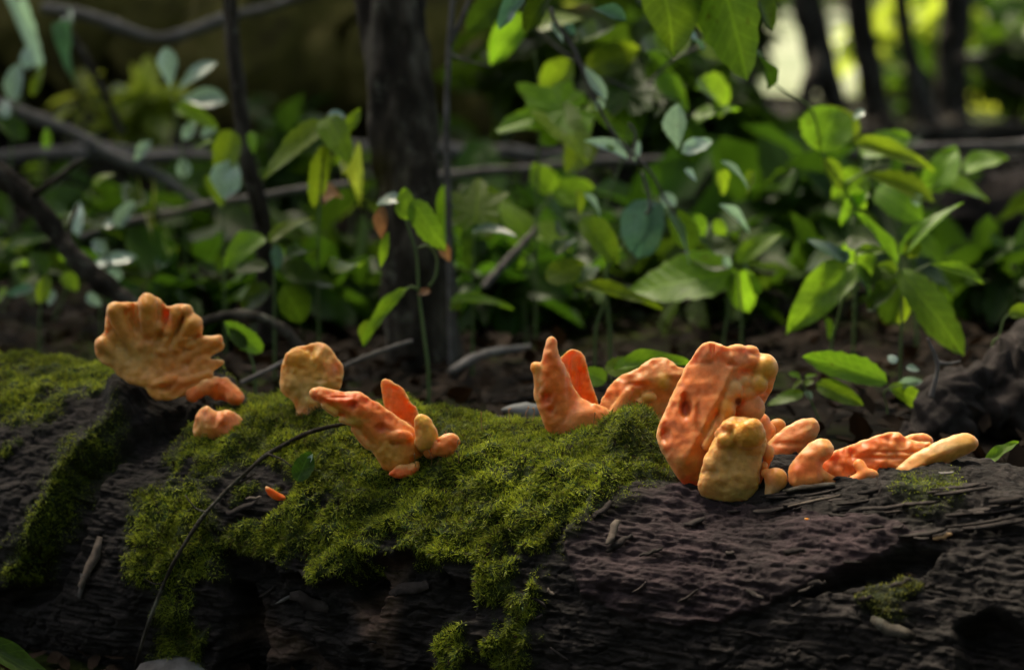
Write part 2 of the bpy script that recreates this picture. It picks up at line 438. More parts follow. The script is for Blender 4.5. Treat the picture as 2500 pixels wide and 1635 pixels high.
h += 0.005 * mpl + mpl * 0.0025 * fbm(np.stack([S * 26, arc * 36, 0 * S + 14], 1), 3)
h += -0.022 * mcav - 0.03 * mcav2
h += 0.006 * mst + mst * 0.006 * np.round(3 * perlin(np.stack([S * 5, arc * 60, 0 * S + 3], 1))) / 3
mlump = fbm(q0 * 34 + 8, 3)
h += moss * (0.006 + 0.010 * mlump)
# mossy hummock beside the big fungus, and a broken lip under the left fungus
h += 0.036 * np.exp(-((bpx - 1545) / 62) ** 2 - ((bpy_ - 1105) / 55) ** 2) * vis
h += 0.024 * np.exp(-(line_d(bpx, bpy_, [(300, 1010), (370, 982), (450, 965), (560, 958)]) / 26) ** 2) * vis
Rr = log_radius(S) + h
logv = log_point(S, T, Rr)
i = np.arange(NS - 1)[:, None] * NT; j = np.arange(NT)[None, :]; j2 = (j + 1) % NT
logf = np.stack([i + j, i + NT + j, i + NT + j2, i + j2], -1).reshape(-1, 4)
_e = np.cross(logv[logf[0, 1]] - logv[logf[0, 0]], logv[logf[0, 3]] - logv[logf[0, 0]])
if _e @ nrm[0] < 0: logf = logf[:, ::-1]
ring0 = np.arange(NT)[::-1]; c0 = len(logv)
logv2 = np.vstack([logv, AX0 + AXD * s_ax[0], AX0 + AXD * s_ax[-1]])
jj = np.arange(NT); jn = (jj + 1) % NT
capf = np.vstack([np.stack([np.full(NT, c0), jj, jn], 1), np.stack([np.full(NT, c0 + 1), (NS - 1) * NT + jn, (NS - 1) * NT + jj], 1)])
_tone = np.clip(0.5 + 0.35 * chip + 0.3 * grain, 0, 1)
purple = np.clip(mpl * (0.7 + 0.5 * perlin(q0 * 12)), 0, 1)
fresh = np.clip(mrec * sst(0.05, 0.5, perlin(q0 * 14 + 20)) , 0, 1)
def ext(a): return np.concatenate([a, [0, 0]])

m, nt, b = mat_new('rotten_log')
L = nt.links
def attr(nm):
    a = nt.nodes.new('ShaderNodeAttribute'); a.attribute_name = nm; return a.outputs['Fac']
tc = nt.nodes.new('ShaderNodeTexCoord')
mpg = nt.nodes.new('ShaderNodeMapping'); mpg.inputs['Rotation'].default_value = (0, 0, -math.atan2(AXD[1], AXD[0])); mpg.inputs['Scale'].default_value = (0.3, 1, 1)
L.new(tc.outputs['Object'], mpg.inputs['Vector'])
n, r = noise_ramp(nt, 70, [(0.30, (0.0035, 0.0027, 0.0024)), (0.50, (0.015, 0.0115, 0.0105)), (0.64, (0.036, 0.028, 0.026)), (0.82, (0.13, 0.105, 0.095))], 9, 0.75, mpg.outputs[0])
def mixc(fac, c1, c2):
    x = nt.nodes.new('ShaderNodeMixRGB')
    if isinstance(fac, (int, float)): x.inputs[0].default_value = fac
    else: L.new(fac, x.inputs[0])
    for k, c in ((1, c1), (2, c2)):
        if isinstance(c, tuple): x.inputs[k].default_value = (*c, 1)
        else: L.new(c, x.inputs[k])
    return x.outputs[0]
n2, r2 = noise_ramp(nt, 70, [(0.3, (0.010, 0.006, 0.007)), (0.55, (0.045, 0.026, 0.030)), (0.8, (0.13, 0.082, 0.086))], 8, 0.75, mpg.outputs[0])
n3, r3 = noise_ramp(nt, 80, [(0.3, (0.035, 0.02, 0.015)), (0.7, (0.15, 0.095, 0.07))], 8, 0.7, tc.outputs['Object'])
n4, r4 = noise_ramp(nt, 60, [(0.3, (0.014, 0.022, 0.004)), (0.7, (0.04, 0.055, 0.010))], 6, 0.7, tc.outputs['Object'])
c = mixc(attr('purple'), r.outputs[0], r2.outputs[0])
c = mixc(attr('fresh'), c, r3.outputs[0])
c = mixc(attr('moss'), c, r4.outputs[0])
L.new(c, b.inputs['Base Color'])
b.inputs['Roughness'].default_value = 0.75; b.inputs['Specular IOR Level'].default_value = 0.15
add_bump(nt, b, 190, 0.8, 0.004, mpg.outputs[0])
M['log'] = m
org = AX0 + AXD * AXLEN * 0.5 - ZV * LR
fallen_log = empty('fallen_log', org)
tag(fallen_log, 'rotting dark log with moss carpet and orange shelf fungi growing on it', 'log')
obj_at('bark', logv2, [logf, capf], M['log'], fallen_log, attrs={'moss': ext(moss), 'purple': ext(purple), 'fresh': ext(fresh)})

def log_hit(px, py, lift=0.0):
    """photo pixel -> point on the log's base cylinder"""
    d = ray(px, py); d = np.asarray(d)
    o = CAM - AX0
    def perp(v): return np.array((v @ AXN, v @ ZV))
    a2, b2 = perp(d), perp(o)
    A = a2 @ a2; B = 2 * a2 @ b2; C = b2 @ b2 - (LR + lift) ** 2
    disc = B * B - 4 * A * C
    if disc < 0:
        t = -B / (2 * A)
    else:
        t = (-B - math.sqrt(disc)) / (2 * A)
    return CAM + d * t, t

_gridR = Rr.reshape(NS, NT); 
def log_surface(px, py, lift=0.0):
    """point on the displaced log under a photo pixel"""
    p = np.array(log_hit(px, py)[0])
    for _ in range(3):
        v = p - AX0
        s = v @ AXD; th = math.atan2(v @ AXN, v @ ZV)
        si = int(np.clip(np.searchsorted(s_ax, s), 0, NS - 1)); ti = int(np.clip(np.searchsorted(t_ax[:390], th), 0, 389))
        rr = _gridR[si, ti]
        p2, t = log_hit(px, py, rr - LR + lift)
        p = np.array(p2)
    return p

def log_nearest(p, lift=0.0):
    """drop a world point onto the displaced log surface radially"""
    v = np.asarray(p) - AX0
    s = v @ AXD; th = math.atan2(v @ AXN, v @ ZV)
    si = int(np.clip(np.searchsorted(s_ax, s), 0, NS - 1)); ti = int(np.clip(np.searchsorted(t_ax[:390], th), 0, 389))
    return log_point(s, th, _gridR[si, ti] + lift)

# ------------------------------------------------------------------ moss strands on the log
tan_s = np.zeros((NS, NT, 3)); G = logv.reshape(NS, NT, 3)
ds = np.gradient(G, axis=0); dt = np.gradient(G, axis=1)
NN = np.cross(ds, dt); NN /= np.linalg.norm(NN, axis=2)[..., None] + 1e-12
sg = np.sign((NN.reshape(-1, 3) * nrm).sum(1)); NN = NN.reshape(-1, 3) * sg[:, None]
area = np.linalg.norm(np.cross(ds, dt), axis=2).ravel()
wgt = np.where(moss > 0.12, moss, 0) * area * (T < R(123)) * (S > -0.12) * (S < AXLEN + 0.14)
NM = 230000
ids = rng.choice(len(wgt), NM, p=wgt / wgt.sum())
p0 = logv[ids] + ds.reshape(-1, 3)[ids] * rng.uniform(-.5, .5, (NM, 1)) + dt.reshape(-1, 3)[ids] * rng.uniform(-.5, .5, (NM, 1))
nn = NN[ids]
swirl = np.stack([perlin(p0 * 45 + 1), perlin(p0 * 45 + 31), perlin(p0 * 45 + 61)], 1)
d0 = nn * 0.55 + rng.normal(0, 0.45, (NM, 3)) + swirl * 1.0
d0[:, 2] -= 0.12
d0 /= np.linalg.norm(d0, axis=1)[:, None]
ln = rng.uniform(0.003, 0.009, NM) * (0.4 + 0.7 * moss[ids])
d1 = d0 + rng.normal(0, 0.6, (NM, 3)) + swirl * 0.6 + np.array((0, -0.1, -0.3)); d1 /= np.linalg.norm(d1, axis=1)[:, None]
side = np.cross(d0, rng.normal(size=(NM, 3))); side /= np.linalg.norm(side, axis=1)[:, None] + 1e-9
wd = rng.uniform(0.00025, 0.0006, NM)[:, None]
a0 = p0 - nn * 0.001
m0 = a0 + d0 * (ln * 0.55)[:, None]
e0 = m0 + d1 * (ln * 0.5)[:, None]
MV = np.stack([a0 - side * wd * .7, a0 + side * wd * .7, m0 + side * wd, m0 - side * wd, e0], 1).reshape(-1, 3)
k = np.arange(NM)[:, None] * 5
MF4 = k + np.array([[0, 1, 2, 3]]); MF3 = k + np.array([[3, 2, 4]])
tone = fbm(p0 * 18 + 2, 3)[:, None]
cA = np.array((0.038, 0.060, 0.006)); cB = np.array((0.46, 0.52, 0.05)); cC = np.array((0.09, 0.07, 0.02)); cD = np.array((0.075, 0.14, 0.035))
u = rng.random((NM, 1)); f = np.clip(0.5 + 0.55 * tone + 0.5 * (u - 0.5), 0, 1)
mc = cA * (1 - f) + cB * f
u2 = rng.random((NM, 1)); mc = np.where(u2 < 0.10, cC * (0.6 + 0.6 * u), mc)
mc = np.where((u2 > 0.86) & (tone > -0.1), cD * (0.7 + 0.5 * u), mc)
brown = sst(1270, 1400, bpx[ids])[:, None] * sst(1250, 1350, bpy_[ids])[:, None]
mc = mc * (1 - 0.6 * brown) + cC * 0.6 * brown
MCOL = np.repeat(mc, 5, 0)
m, nt, b = mat_new('moss')
va = nt.nodes.new('ShaderNodeVertexColor'); va.layer_name = 'Col'
nt.links.new(va.outputs[0], b.inputs['Base Color']); b.inputs['Roughness'].default_value = 0.6
b.inputs['Specular IOR Level'].default_value = 0.25
tr = nt.nodes.new('ShaderNodeBsdfTranslucent'); nt.links.new(va.outputs[0], tr.inputs[0])
ms = nt.nodes.new('ShaderNodeMixShader'); ms.inputs[0].default_value = 0.45
nt.links.new(b.outputs[0], ms.inputs[1]); nt.links.new(tr.outputs[0], ms.inputs[2])
nt.links.new(ms.outputs[0], nt.nodes['Material Output'].inputs[0])
M['moss'] = m
mo = obj_at('moss', MV, [MF4, MF3], M['moss'], None, origin=org, smooth=False, attrs={'Col': MCOL})
tag(mo, 'bright green feathery moss carpet growing over the rotting log', 'moss', kind='stuff')

# dead bits and thin stalks caught in the moss
ND = 420
di = rng.choice(len(wgt), ND, p=wgt / wgt.sum())
dp = logv[di] + NN[di] * rng.uniform(0.003, 0.008, (ND, 1))
da = rng.normal(size=(ND, 3)); da -= NN[di] * (da * NN[di]).sum(1)[:, None] * 0.8; da /= np.linalg.norm(da, axis=1)[:, None]
db = np.cross(NN[di], da)
dl = rng.uniform(0.003, 0.012, (ND, 1)); dw = rng.uniform(0.0005, 0.003, (ND, 1))
DVV = np.stack([dp - da * dl * .5, dp + db * dw * .5 + NN[di] * .001, dp + da * dl * .5, dp - db * dw * .5 + NN[di] * .001], 1).reshape(-1, 3)
DFF = np.arange(ND)[:, None] * 4 + np.array([[0, 1, 2, 3]])
tag(obj_at('moss_debris', DVV, DFF, M['litter'], None, origin=org, smooth=False), 'scattered brown leaf crumbs caught in the moss', 'debris', kind='stuff')
parts = []
for (x, y) in ((1085, 1120), (1105, 1110), (1120, 1130), (1020, 1150), (1060, 1160), (1052, 1140), (1300, 1030), (1330, 1036), (1370, 1040), (1400, 1046), (1285, 1028), (1240, 1030), (1180, 1060), (1450, 1060)):
    b0_ = log_surface(x, y, 0.0); hh = rng.uniform(0.012, 0.024)
    tp = b0_ + np.array((rng.normal(0, .003), rng.normal(0, .003), hh))
    parts.append(tube(spline([b0_, (b0_ + tp) / 2 + rng.normal(0, .0012, 3), tp, tp + np.array((rng.normal(0, .002), 0, .002))], 8), [.0004, .0004, .0004, .0004, .0004, .0006, .0009, .0004], 5))
v, f = join(parts)
tag(obj_at('moss_stalks', v, f, M['dry'], None, origin=org), 'fine yellowish spore stalks standing on the moss', 'moss stalk', kind='stuff')

# ------------------------------------------------------------------ terrain
def ground_z(x, y):
    x = np.asarray(x, float); y = np.asarray(y, float)
    t = (x - AX0[0]) / AXD[0]
    yl = AX0[1] + AXD[1] * np.clip(t, -2, 4)
    dist = y - yl
    z = 0.17 * sst(-0.05, 0.22, dist)
    z = z + 1.5 * sst(5.5, 14, y) * sst(0.6, -3.0, x - 0.0 * y)
    q = np.stack([x.ravel() * 0.8, y.ravel() * 0.8, 0 * x.ravel()], 1)
    nz = fbm(q, 3).reshape(x.shape) * 0.035 + fbm(q * 9 + 3, 3).reshape(x.shape) * 0.008
    far = sst(14, 30, np.hypot(x, y))
    return z + nz * (1 - far) - 0.005
gx = np.concatenate([np.linspace(-150, -6, 40, endpoint=False), np.linspace(-6, 6, 220, endpoint=False), np.linspace(6, 150, 41)])
gy = np.concatenate([np.linspace(-60, -1, 20, endpoint=False), np.linspace(-1, 1.7, 20, endpoint=False), np.linspace(1.7, 6, 200, endpoint=False), np.linspace(6, 14, 90, endpoint=False), np.linspace(14, 240, 60)])
GX, GY = np.meshgrid(gx, gy, indexing='ij')
GZ = ground_z(GX, GY)
gv = np.stack([GX.ravel(), GY.ravel(), GZ.ravel()], 1)
i = np.arange(len(gx) - 1)[:, None] * len(gy); j = np.arange(len(gy) - 1)[None, :]
gf = np.stack([i + j, i + len(gy) + j, i + len(gy) + j + 1, i + j + 1], -1).reshape(-1, 4)
m, nt, b = mat_new('forest_floor'); L = nt.links
tc = nt.nodes.new('ShaderNodeTexCoord')
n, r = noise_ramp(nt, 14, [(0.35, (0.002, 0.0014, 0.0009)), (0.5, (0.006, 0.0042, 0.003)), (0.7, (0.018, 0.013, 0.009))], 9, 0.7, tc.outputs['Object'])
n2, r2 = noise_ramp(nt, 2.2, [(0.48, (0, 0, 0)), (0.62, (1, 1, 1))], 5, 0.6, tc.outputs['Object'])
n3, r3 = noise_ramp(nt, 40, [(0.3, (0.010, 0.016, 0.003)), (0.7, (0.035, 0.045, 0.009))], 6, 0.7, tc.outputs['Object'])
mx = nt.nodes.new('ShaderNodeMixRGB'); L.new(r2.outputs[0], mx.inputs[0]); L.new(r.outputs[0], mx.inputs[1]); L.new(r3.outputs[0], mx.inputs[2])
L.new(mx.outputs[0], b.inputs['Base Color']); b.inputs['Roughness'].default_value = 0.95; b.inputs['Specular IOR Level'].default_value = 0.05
add_bump(nt, b, 60, 0.7, 0.01, tc.outputs['Object'])
M['floor'] = m
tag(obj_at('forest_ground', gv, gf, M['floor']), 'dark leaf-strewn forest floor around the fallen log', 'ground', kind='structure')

# sunlit clearing far behind, pale dry grass, a sheet just above the floor
cx = np.linspace(0, 1, 60); cyy = np.linspace(0, 1, 60)
CXX, CYY = np.meshgrid(cx, cyy, indexing='ij')
yy = 12.5 + CYY * 75
xx = -6 + 0 * yy + (CXX * (46 + CYY * 30)) 
xx = xx + 2.0 * np.sin(yy * 0.5) * (1 - CXX)
cv = np.stack([xx.ravel(), yy.ravel(), (ground_z(xx, yy) + 0.03).ravel()], 1)
i = np.arange(59)[:, None] * 60; j = np.arange(59)[None, :]
cf = np.stack([i + j, i + 60 + j, i + 61 + j, i + j + 1], -1).reshape(-1, 4)
m, nt, b = mat_new('dry_grass'); L = nt.links
tc = nt.nodes.new('ShaderNodeTexCoord')
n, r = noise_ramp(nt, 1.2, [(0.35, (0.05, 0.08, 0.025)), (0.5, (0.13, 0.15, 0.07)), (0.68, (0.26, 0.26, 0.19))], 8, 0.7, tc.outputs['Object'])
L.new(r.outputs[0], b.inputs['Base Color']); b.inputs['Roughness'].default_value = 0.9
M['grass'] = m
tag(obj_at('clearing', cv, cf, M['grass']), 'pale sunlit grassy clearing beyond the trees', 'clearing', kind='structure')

# ------------------------------------------------------------------ shelf fungi (implicit surfaces turned into meshes)
def surface_nets(F, step, org):
    nx, ny, nz = F.shape
    neg = F < 0
    cs = (nx - 1, ny - 1, nz - 1)
    acc = np.zeros(cs + (3,)); cnt = np.zeros(cs)
    off = [(a, b_, c_) for a in (0, 1) for b_ in (0, 1) for c_ in (0, 1)]
    def sl(o): return tuple(slice(o[k], o[k] + cs[k]) for k in range(3))
    for o in off:
        for ax in range(3):
            if o[ax]: continue
            e = list(o); e[ax] = 1; e = tuple(e)
            a, b_ = F[sl(o)], F[sl(e)]
            x = neg[sl(o)] != neg[sl(e)]
            t = np.where(x, a / np.where(x, a - b_, 1), 0)
            for k in range(3):
                acc[..., k] += np.where(x, (t if k == ax else o[k]), 0)
            cnt += x
    on = cnt > 0
    idx = np.full(cs, -1, np.int64); idx[on] = np.arange(on.sum())
    cells = np.argwhere(on)
    V = (cells + acc[on] / cnt[on][:, None]) * step + org
    faces = []
    for ax in range(3):
        u, w = [k for k in range(3) if k != ax]
        lo = [slice(None)] * 3; hi = [slice(None)] * 3
        lo[ax] = slice(0, -1); hi[ax] = slice(1, None)
        x = neg[tuple(lo)] != neg[tuple(hi)]
        E = np.argwhere(x)
        E = E[(E[:, u] > 0) & (E[:, w] > 0) & (E[:, u] < cs[u]) & (E[:, w] < cs[w])]
        if not len(E): continue
        def cell(du, dw):
            c = E.copy(); c[:, u] += du; c[:, w] += dw
            return idx[c[:, 0], c[:, 1], c[:, 2]]
        q = np.stack([cell(-1, -1), cell(0, -1), cell(0, 0), cell(-1, 0)], 1)
        flip = neg[E[:, 0], E[:, 1], E[:, 2]]
        if ax == 1: flip = ~flip
        q[~flip] = q[~flip][:, ::-1]
        q = q[(q >= 0).all(1)]
        faces.append(q)
    return V, np.vstack(faces)

def vnormals(V, Fc):
    n = np.cross(V[Fc[:, 2]] - V[Fc[:, 0]], V[Fc[:, 3]] - V[Fc[:, 1]])
    N = np.zeros_like(V)
    for k in range(4): np.add.at(N, Fc[:, k], n)
    return N / (np.linalg.norm(N, axis=1)[:, None] + 1e-12)

def smin(a, b, k):
    h = np.clip(0.5 + 0.5 * (b - a) / k, 0, 1)
    return b + (a - b) * h - k * h * (1 - h)

ORANGE = (0.84, 0.235, 0.075); PINK = (0.84, 0.34, 0.175); TAN = (0.70, 0.38, 0.14); YEL = (0.68, 0.42, 0.095)
RED = (0.80, 0.17, 0.045); DEEP = (0.62, 0.10, 0.03); OCHRE = (0.60, 0.30, 0.075); CREAM = (0.74, 0.56, 0.34); PIT_SHADE = (0.22, 0.06, 0.03)

m, nt, b = mat_new('fungus_flesh'); L = nt.links
va = nt.nodes.new('ShaderNodeVertexColor'); va.layer_name = 'Col'
tc = nt.nodes.new('ShaderNodeTexCoord')
n, r = noise_ramp(nt, 170, [(0.25, (0.80, 0.74, 0.70)), (0.6, (1.0, 1.0, 1.0)), (0.8, (1.06, 1.08, 1.1))], 6, 0.65, tc.outputs['Object'])
mm = nt.nodes.new('ShaderNodeMixRGB'); mm.blend_type = 'MULTIPLY'; mm.inputs[0].default_value = 0.9
L.new(va.outputs[0], mm.inputs[1]); L.new(r.outputs[0], mm.inputs[2]); L.new(mm.outputs[0], b.inputs['Base Color'])
b.inputs['Roughness'].default_value = 0.45; b.inputs['Specular IOR Level'].default_value = 0.4
b.inputs['Subsurface Weight'].default_value = 0.7
b.inputs['Subsurface Radius'].default_value = (1.0, 0.45, 0.2); b.inputs['Subsurface Scale'].default_value = 0.011
b.inputs['Sheen Weight'].default_value = 0.18; b.inputs['Sheen Roughness'].default_value = 0.4
add_bump(nt, b, 420, 0.22, 0.001, tc.outputs['Object'])
M['fungus'] = m

def fungus(name, parent, frame, D, prims, paint, base_col, pits=(), step=11.0, k=14.0, rough=(5.0, 3.0, 1.6), label=None, ext=0.0):
    """frame=(x0,y0,scale) of the photo crop the shapes were measured in; D=camera depth of local y=0.
    prims: ('S', outline, half_thickness, dict) slab, ('E', x,y,depth,rx,ry,rd), ('C',(x,y,d,r),(x,y,d,r))"""
    fx, fy, fs = frame
    lo = np.array([1e9] * 3); hi = -lo
    for p in prims:
        if p[0] == 'S':
            q = np.asarray(p[1], float); o = p[3] if len(p) > 3 else {}
            y = o.get('y', 0.0); g = p[2] + 160
            pts = [(q[:, 0].min(), y - g, -q[:, 1].max()), (q[:, 0].max(), y + g, -q[:, 1].min())]
        elif p[0] == 'E':
            _, x, y_, d, rx, ry, rd = p
            pts = [(x - rx, d - rd, -y_ - ry), (x + rx, d + rd, -y_ + ry)]
        else:
            pts = [(c[0] - c[3], c[2] - c[3], -c[1] - c[3]) for c in p[1:3]] + [(c[0] + c[3], c[2] + c[3], -c[1] + c[3]) for c in p[1:3]]
        pts = np.array(pts); lo = np.minimum(lo, pts.min(0)); hi = np.maximum(hi, pts.max(0))
    lo -= 3 * step; hi += 3 * step
    ax = [np.arange(lo[t], hi[t] + step, step) for t in range(3)]
    Xg = ax[0][:, None, None]; Yg = ax[1][None, :, None]; Zg = ax[2][None, None, :]
    F = None
    X2, Z2 = np.meshgrid(ax[0], ax[2], indexing='ij')
    for p in prims:
        if p[0] == 'S':
            o = p[3] if len(p) > 3 else {}
            poly = chaikin(p[1], o.get('ch', 2))
            wob = fbm(np.stack([X2.ravel() / 60, Z2.ravel() / 60, 0 * X2.ravel() + 3.3], 1), 2).reshape(X2.shape) * o.get('wob', 6)
            d2 = poly_sd(X2, -Z2, poly) + wob
            qx, qz = poly[:, 0].mean(), -poly[:, 1].mean()
            y0 = o.get('y', 0.0) + o.get('ax', 0.0) * (X2 - qx) + o.get('az', 0.0) * (Z2 - qz)
            if 'bow' in o: y0 = y0 + o['bow'] * np.clip(-d2, 0, o.get('cap', 120))
            if 'ridge' in o: y0 = y0 + o.get('rs', 0.4) * np.minimum(line_d(X2, -Z2, o['ridge']), o.get('rmax', 250))
            if 'ruf' in o: y0 = y0 + o['ruf'] * fbm(np.stack([X2.ravel() / 90, Z2.ravel() / 90, 0 * X2.ravel() + 8.1], 1), 2).reshape(X2.shape)
            fr_ = o.get('frill', 16)
            y0 = y0 + fr_ * perlin(np.stack([X2.ravel() / 55, Z2.ravel() / 55, 0 * X2.ravel() + 2.2], 1)).reshape(X2.shape) * sst(-110, 0, d2)
            t = p[2] * np.ones_like(X2)
            if 'thin' in o: t = t * (o['thin'] + (1 - o['thin']) * sst(0, o.get('tw', 120), -d2))
            rr = t * 0.95
            a = d2[:, None, :] + rr[:, None, :]; c = np.abs(Yg - y0[:, None, :]) - t[:, None, :] + rr[:, None, :]
            f = np.minimum(np.maximum(a, c), 0) + np.hypot(np.maximum(a, 0), np.maximum(c, 0)) - rr[:, None, :]
            kk = o.get('k', k)
        elif p[0] == 'E':
            _, x, y_, d, rx, ry, rd = p
            qx, qy, qz = (Xg - x) / rx, (Yg - d) / rd, (Zg + y_) / ry
            l0 = np.sqrt(qx ** 2 + qy ** 2 + qz ** 2); l1 = np.sqrt((qx / rx) ** 2 + (qy / rd) ** 2 + (qz / ry) ** 2) + 1e-9
            f = l0 * (l0 - 1) / l1; kk = k
        else:
            (x1, y1, d1, r1), (x2, y2, d2_, r2_) = p[1], p[2]
            A = np.array((x1, d1, -y1), float); B = np.array((x2, d2_, -y2), float); e = B - A
            wx, wy, wz = Xg - A[0], Yg - A[1], Zg - A[2]
            t = np.clip((wx * e[0] + wy * e[1] + wz * e[2]) / (e @ e), 0, 1)
            f = np.sqrt((wx - e[0] * t) ** 2 + (wy - e[1] * t) ** 2 + (wz - e[2] * t) ** 2) - (r1 + (r2_ - r1) * t); kk = k
        F = f if F is None else smin(F, f, kk)
    F = np.broadcast_to(F, (len(ax[0]), len(ax[1]), len(ax[2])))
    V, Fc = surface_nets(F, step, lo)
    for _ in range(2):                                   # relax
        acc = np.zeros_like(V); cn = np.zeros(len(V))
        for a, c in ((0, 1), (1, 2), (2, 3), (3, 0)):
            np.add.at(acc, Fc[:, a], V[Fc[:, c]]); np.add.at(cn, Fc[:, a], 1)
            np.add.at(acc, Fc[:, c], V[Fc[:, a]]); np.add.at(cn, Fc[:, c], 1)
        V = V * 0.5 + 0.5 * acc / cn[:, None]
    N = vnormals(V, Fc)
    sd = hash(name) % 7 * 0 + fx * 0.01
    disp = 1.5 * rough[0] * fbm(V / 170 + sd, 2) + 0.35 * rough[0] * perlin(V / 60 + sd) + 0.35 * rough[1] * np.abs(perlin(V / 42 + sd)) + 0.4 * rough[2] * fbm(V / 18 + sd, 2)
    V = V + N * disp[:, None]
    N = vnormals(V, Fc)
    front = sst(0.1, -0.35, N[:, 1])
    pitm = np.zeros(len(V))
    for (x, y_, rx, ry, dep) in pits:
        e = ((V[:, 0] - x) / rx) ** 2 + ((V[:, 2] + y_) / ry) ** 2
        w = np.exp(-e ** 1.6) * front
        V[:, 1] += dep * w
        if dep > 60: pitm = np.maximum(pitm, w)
    col = np.tile(np.array(base_col, float), (len(V), 1))
    for (x, y_, rx, ry, c, s) in paint:
        dx = (V[:, 0] - x) / rx + 0.25 * perlin(V / 60 + 5); dz = (V[:, 2] + y_) / ry + 0.25 * perlin(V / 60 + 15)
        w = (s * np.exp(-(dx ** 2 + dz ** 2) ** 1.5))[:, None]
        col = col * (1 - w) + np.array(c) * w
    for p in prims:
        if p[0] == 'S' and (p[3] if len(p) > 3 else {}).get('rim', 1):
            dv = poly_sd(V[:, 0], -V[:, 2], chaikin(p[1], 2)) + 8 * perlin(V / 40 + 3)
            w = (0.65 * sst(-34, -6, dv) * sst(60, 20, dv) * sst(-p[1][0][1] * 0 - max(q_[1] for q_ in p[1]) + 60, -max(q_[1] for q_ in p[1]) + 200, V[:, 2]))[:, None]
            col = col * (1 - w) + np.array((0.86, 0.50, 0.24)) * w
    w = (0.8 * sst(0.35, 0.9, pitm))[:, None]; col = col * (1 - w) + np.array(PIT_SHADE) * w  # shade inside the deepest pits painted into the colour
    mott = 1 + 0.12 * fbm(V / 45 + 2, 3)[:, None]
    col = np.clip(col * mott, 0.01, 0.95) ** np.array((0.88, 1.06, 1.22))
    scl = D * K / fs
    o = P(fx, fy, D)
    W = o + (V[:, :1] * RIGHT + V[:, 1:2] * FWD + V[:, 2:3] * UP) * scl
    ob = obj_at(name, W, Fc, M['fungus'], parent, attrs={'Col': col})
    if label: ob['label'] = label
    return ob

def depth_at(px, py):
    return float((log_surface(px, py) - CAM) @ FWD)

def fung_root(px, py, label, group=None, name='shelf_fungus'):
    e = empty(name, log_surface(px, py))
    tag(e, label, 'mushroom', 'orange shelf fungi growing on the log')
    return e

ZA = (1250, 780, 3.173); ZD = (1800, 900, 3.4); ZF = (650, 800, 3.893); ZJ = (180, 680, 3.385); ZG = (450, 1050, 2.661)

# A: the big upright shell with its tan front lobe and buds
rt = fung_root(1690, 1195, 'largest salmon orange shelf fungus, upright shell with knobbly yellow margin beside mossy hummock')
DA = depth_at(1690, 1195)
RIDGE = [(1660, 210), (1720, 330), (1640, 520), (1560, 660), (1480, 820), (1410, 950), (1360, 1060)]
fungus('shell', rt, ZA, DA, [
    ('S', [(1120, 930), (1150, 800), (1215, 670), (1280, 530), (1340, 390), (1400, 300), (1450, 215), (1500, 172), (1600, 176), (1655, 215), (1700, 190), (1790, 205), (1850, 207), (1900, 215), (1930, 262), (1990, 268), (2050, 330), (2072, 400), (2052, 490), (2042, 545), (1990, 640), (1950, 700), (1880, 770), (1800, 860), (1740, 1000), (1700, 1150), (1620, 1290), (1500, 1340), (1320, 1290), (1235, 1150), (1160, 1020)],
     50, dict(y=-10, frill=22, ridge=RIDGE, rs=0.62, rmax=330, thin=0.5, tw=90, ruf=10)),
    ('E', 1970, 375, 105, 104, 110, 120), ('E', 1910, 500, 60, 78, 82, 90), ('E', 1668, 700, -30, 62, 92, 60), ('E', 1720, 540, -15, 66, 72, 60),
    ('E', 1805, 480, 25, 62, 62, 60), ('E', 1830, 570, 40, 70, 66, 60), ('E', 1860, 240, 95, 64, 40, 60), ('E', 1760, 230, 50, 60, 40, 60), ('E', 1850, 320, 60, 74, 54, 60), ('E', 1760, 330, 20, 60, 45, 50), ('E', 1735, 610, -10, 50, 60, 50), ('E', 1690, 600, -30, 50, 50, 45),
    ('C', (1620, 780, -40, 45), (1500, 980, -50, 34)), ('E', 1850, 690, 80, 120, 115, 90)],
    [(1330, 600, 330, 420, ORANGE, 0.9), (1480, 260, 160, 120, PINK, 0.6), (1230, 900, 160, 190, (0.80, 0.22, 0.075), 0.8), (1400, 1180, 300, 130, TAN, 0.75), (1790, 300, 160, 120, PINK, 0.85),
     (1990, 390, 110, 130, YEL, 0.95), (1915, 500, 80, 85, YEL, 0.9), (1660, 700, 75, 110, (0.74, 0.36, 0.08), 0.9), (1760, 520, 110, 90, (0.74, 0.46, 0.22), 0.85), (1880, 690, 160, 130, PINK, 0.7), (1560, 900, 110, 130, TAN, 0.7), (1570, 230, 40, 60, RED, 0.5)],
    (0.76, 0.31, 0.13), pits=[(1355, 690, 42, 72, 85), (1200, 900, 34, 52, 45), (1752, 632, 34, 36, 80), (1545, 230, 9, 45, 22), (1570, 225, 8, 40, 22), (1590, 780, 24, 60, 22), (1800, 400, 50, 24, 30), (1700, 350, 40, 18, 22), (1450, 780, 30, 160, 20), (1345, 600, 26, 36, 30)], rough=(3, 2, 1.4), step=9.5, k=20)
DB = depth_at(1800, 1215)
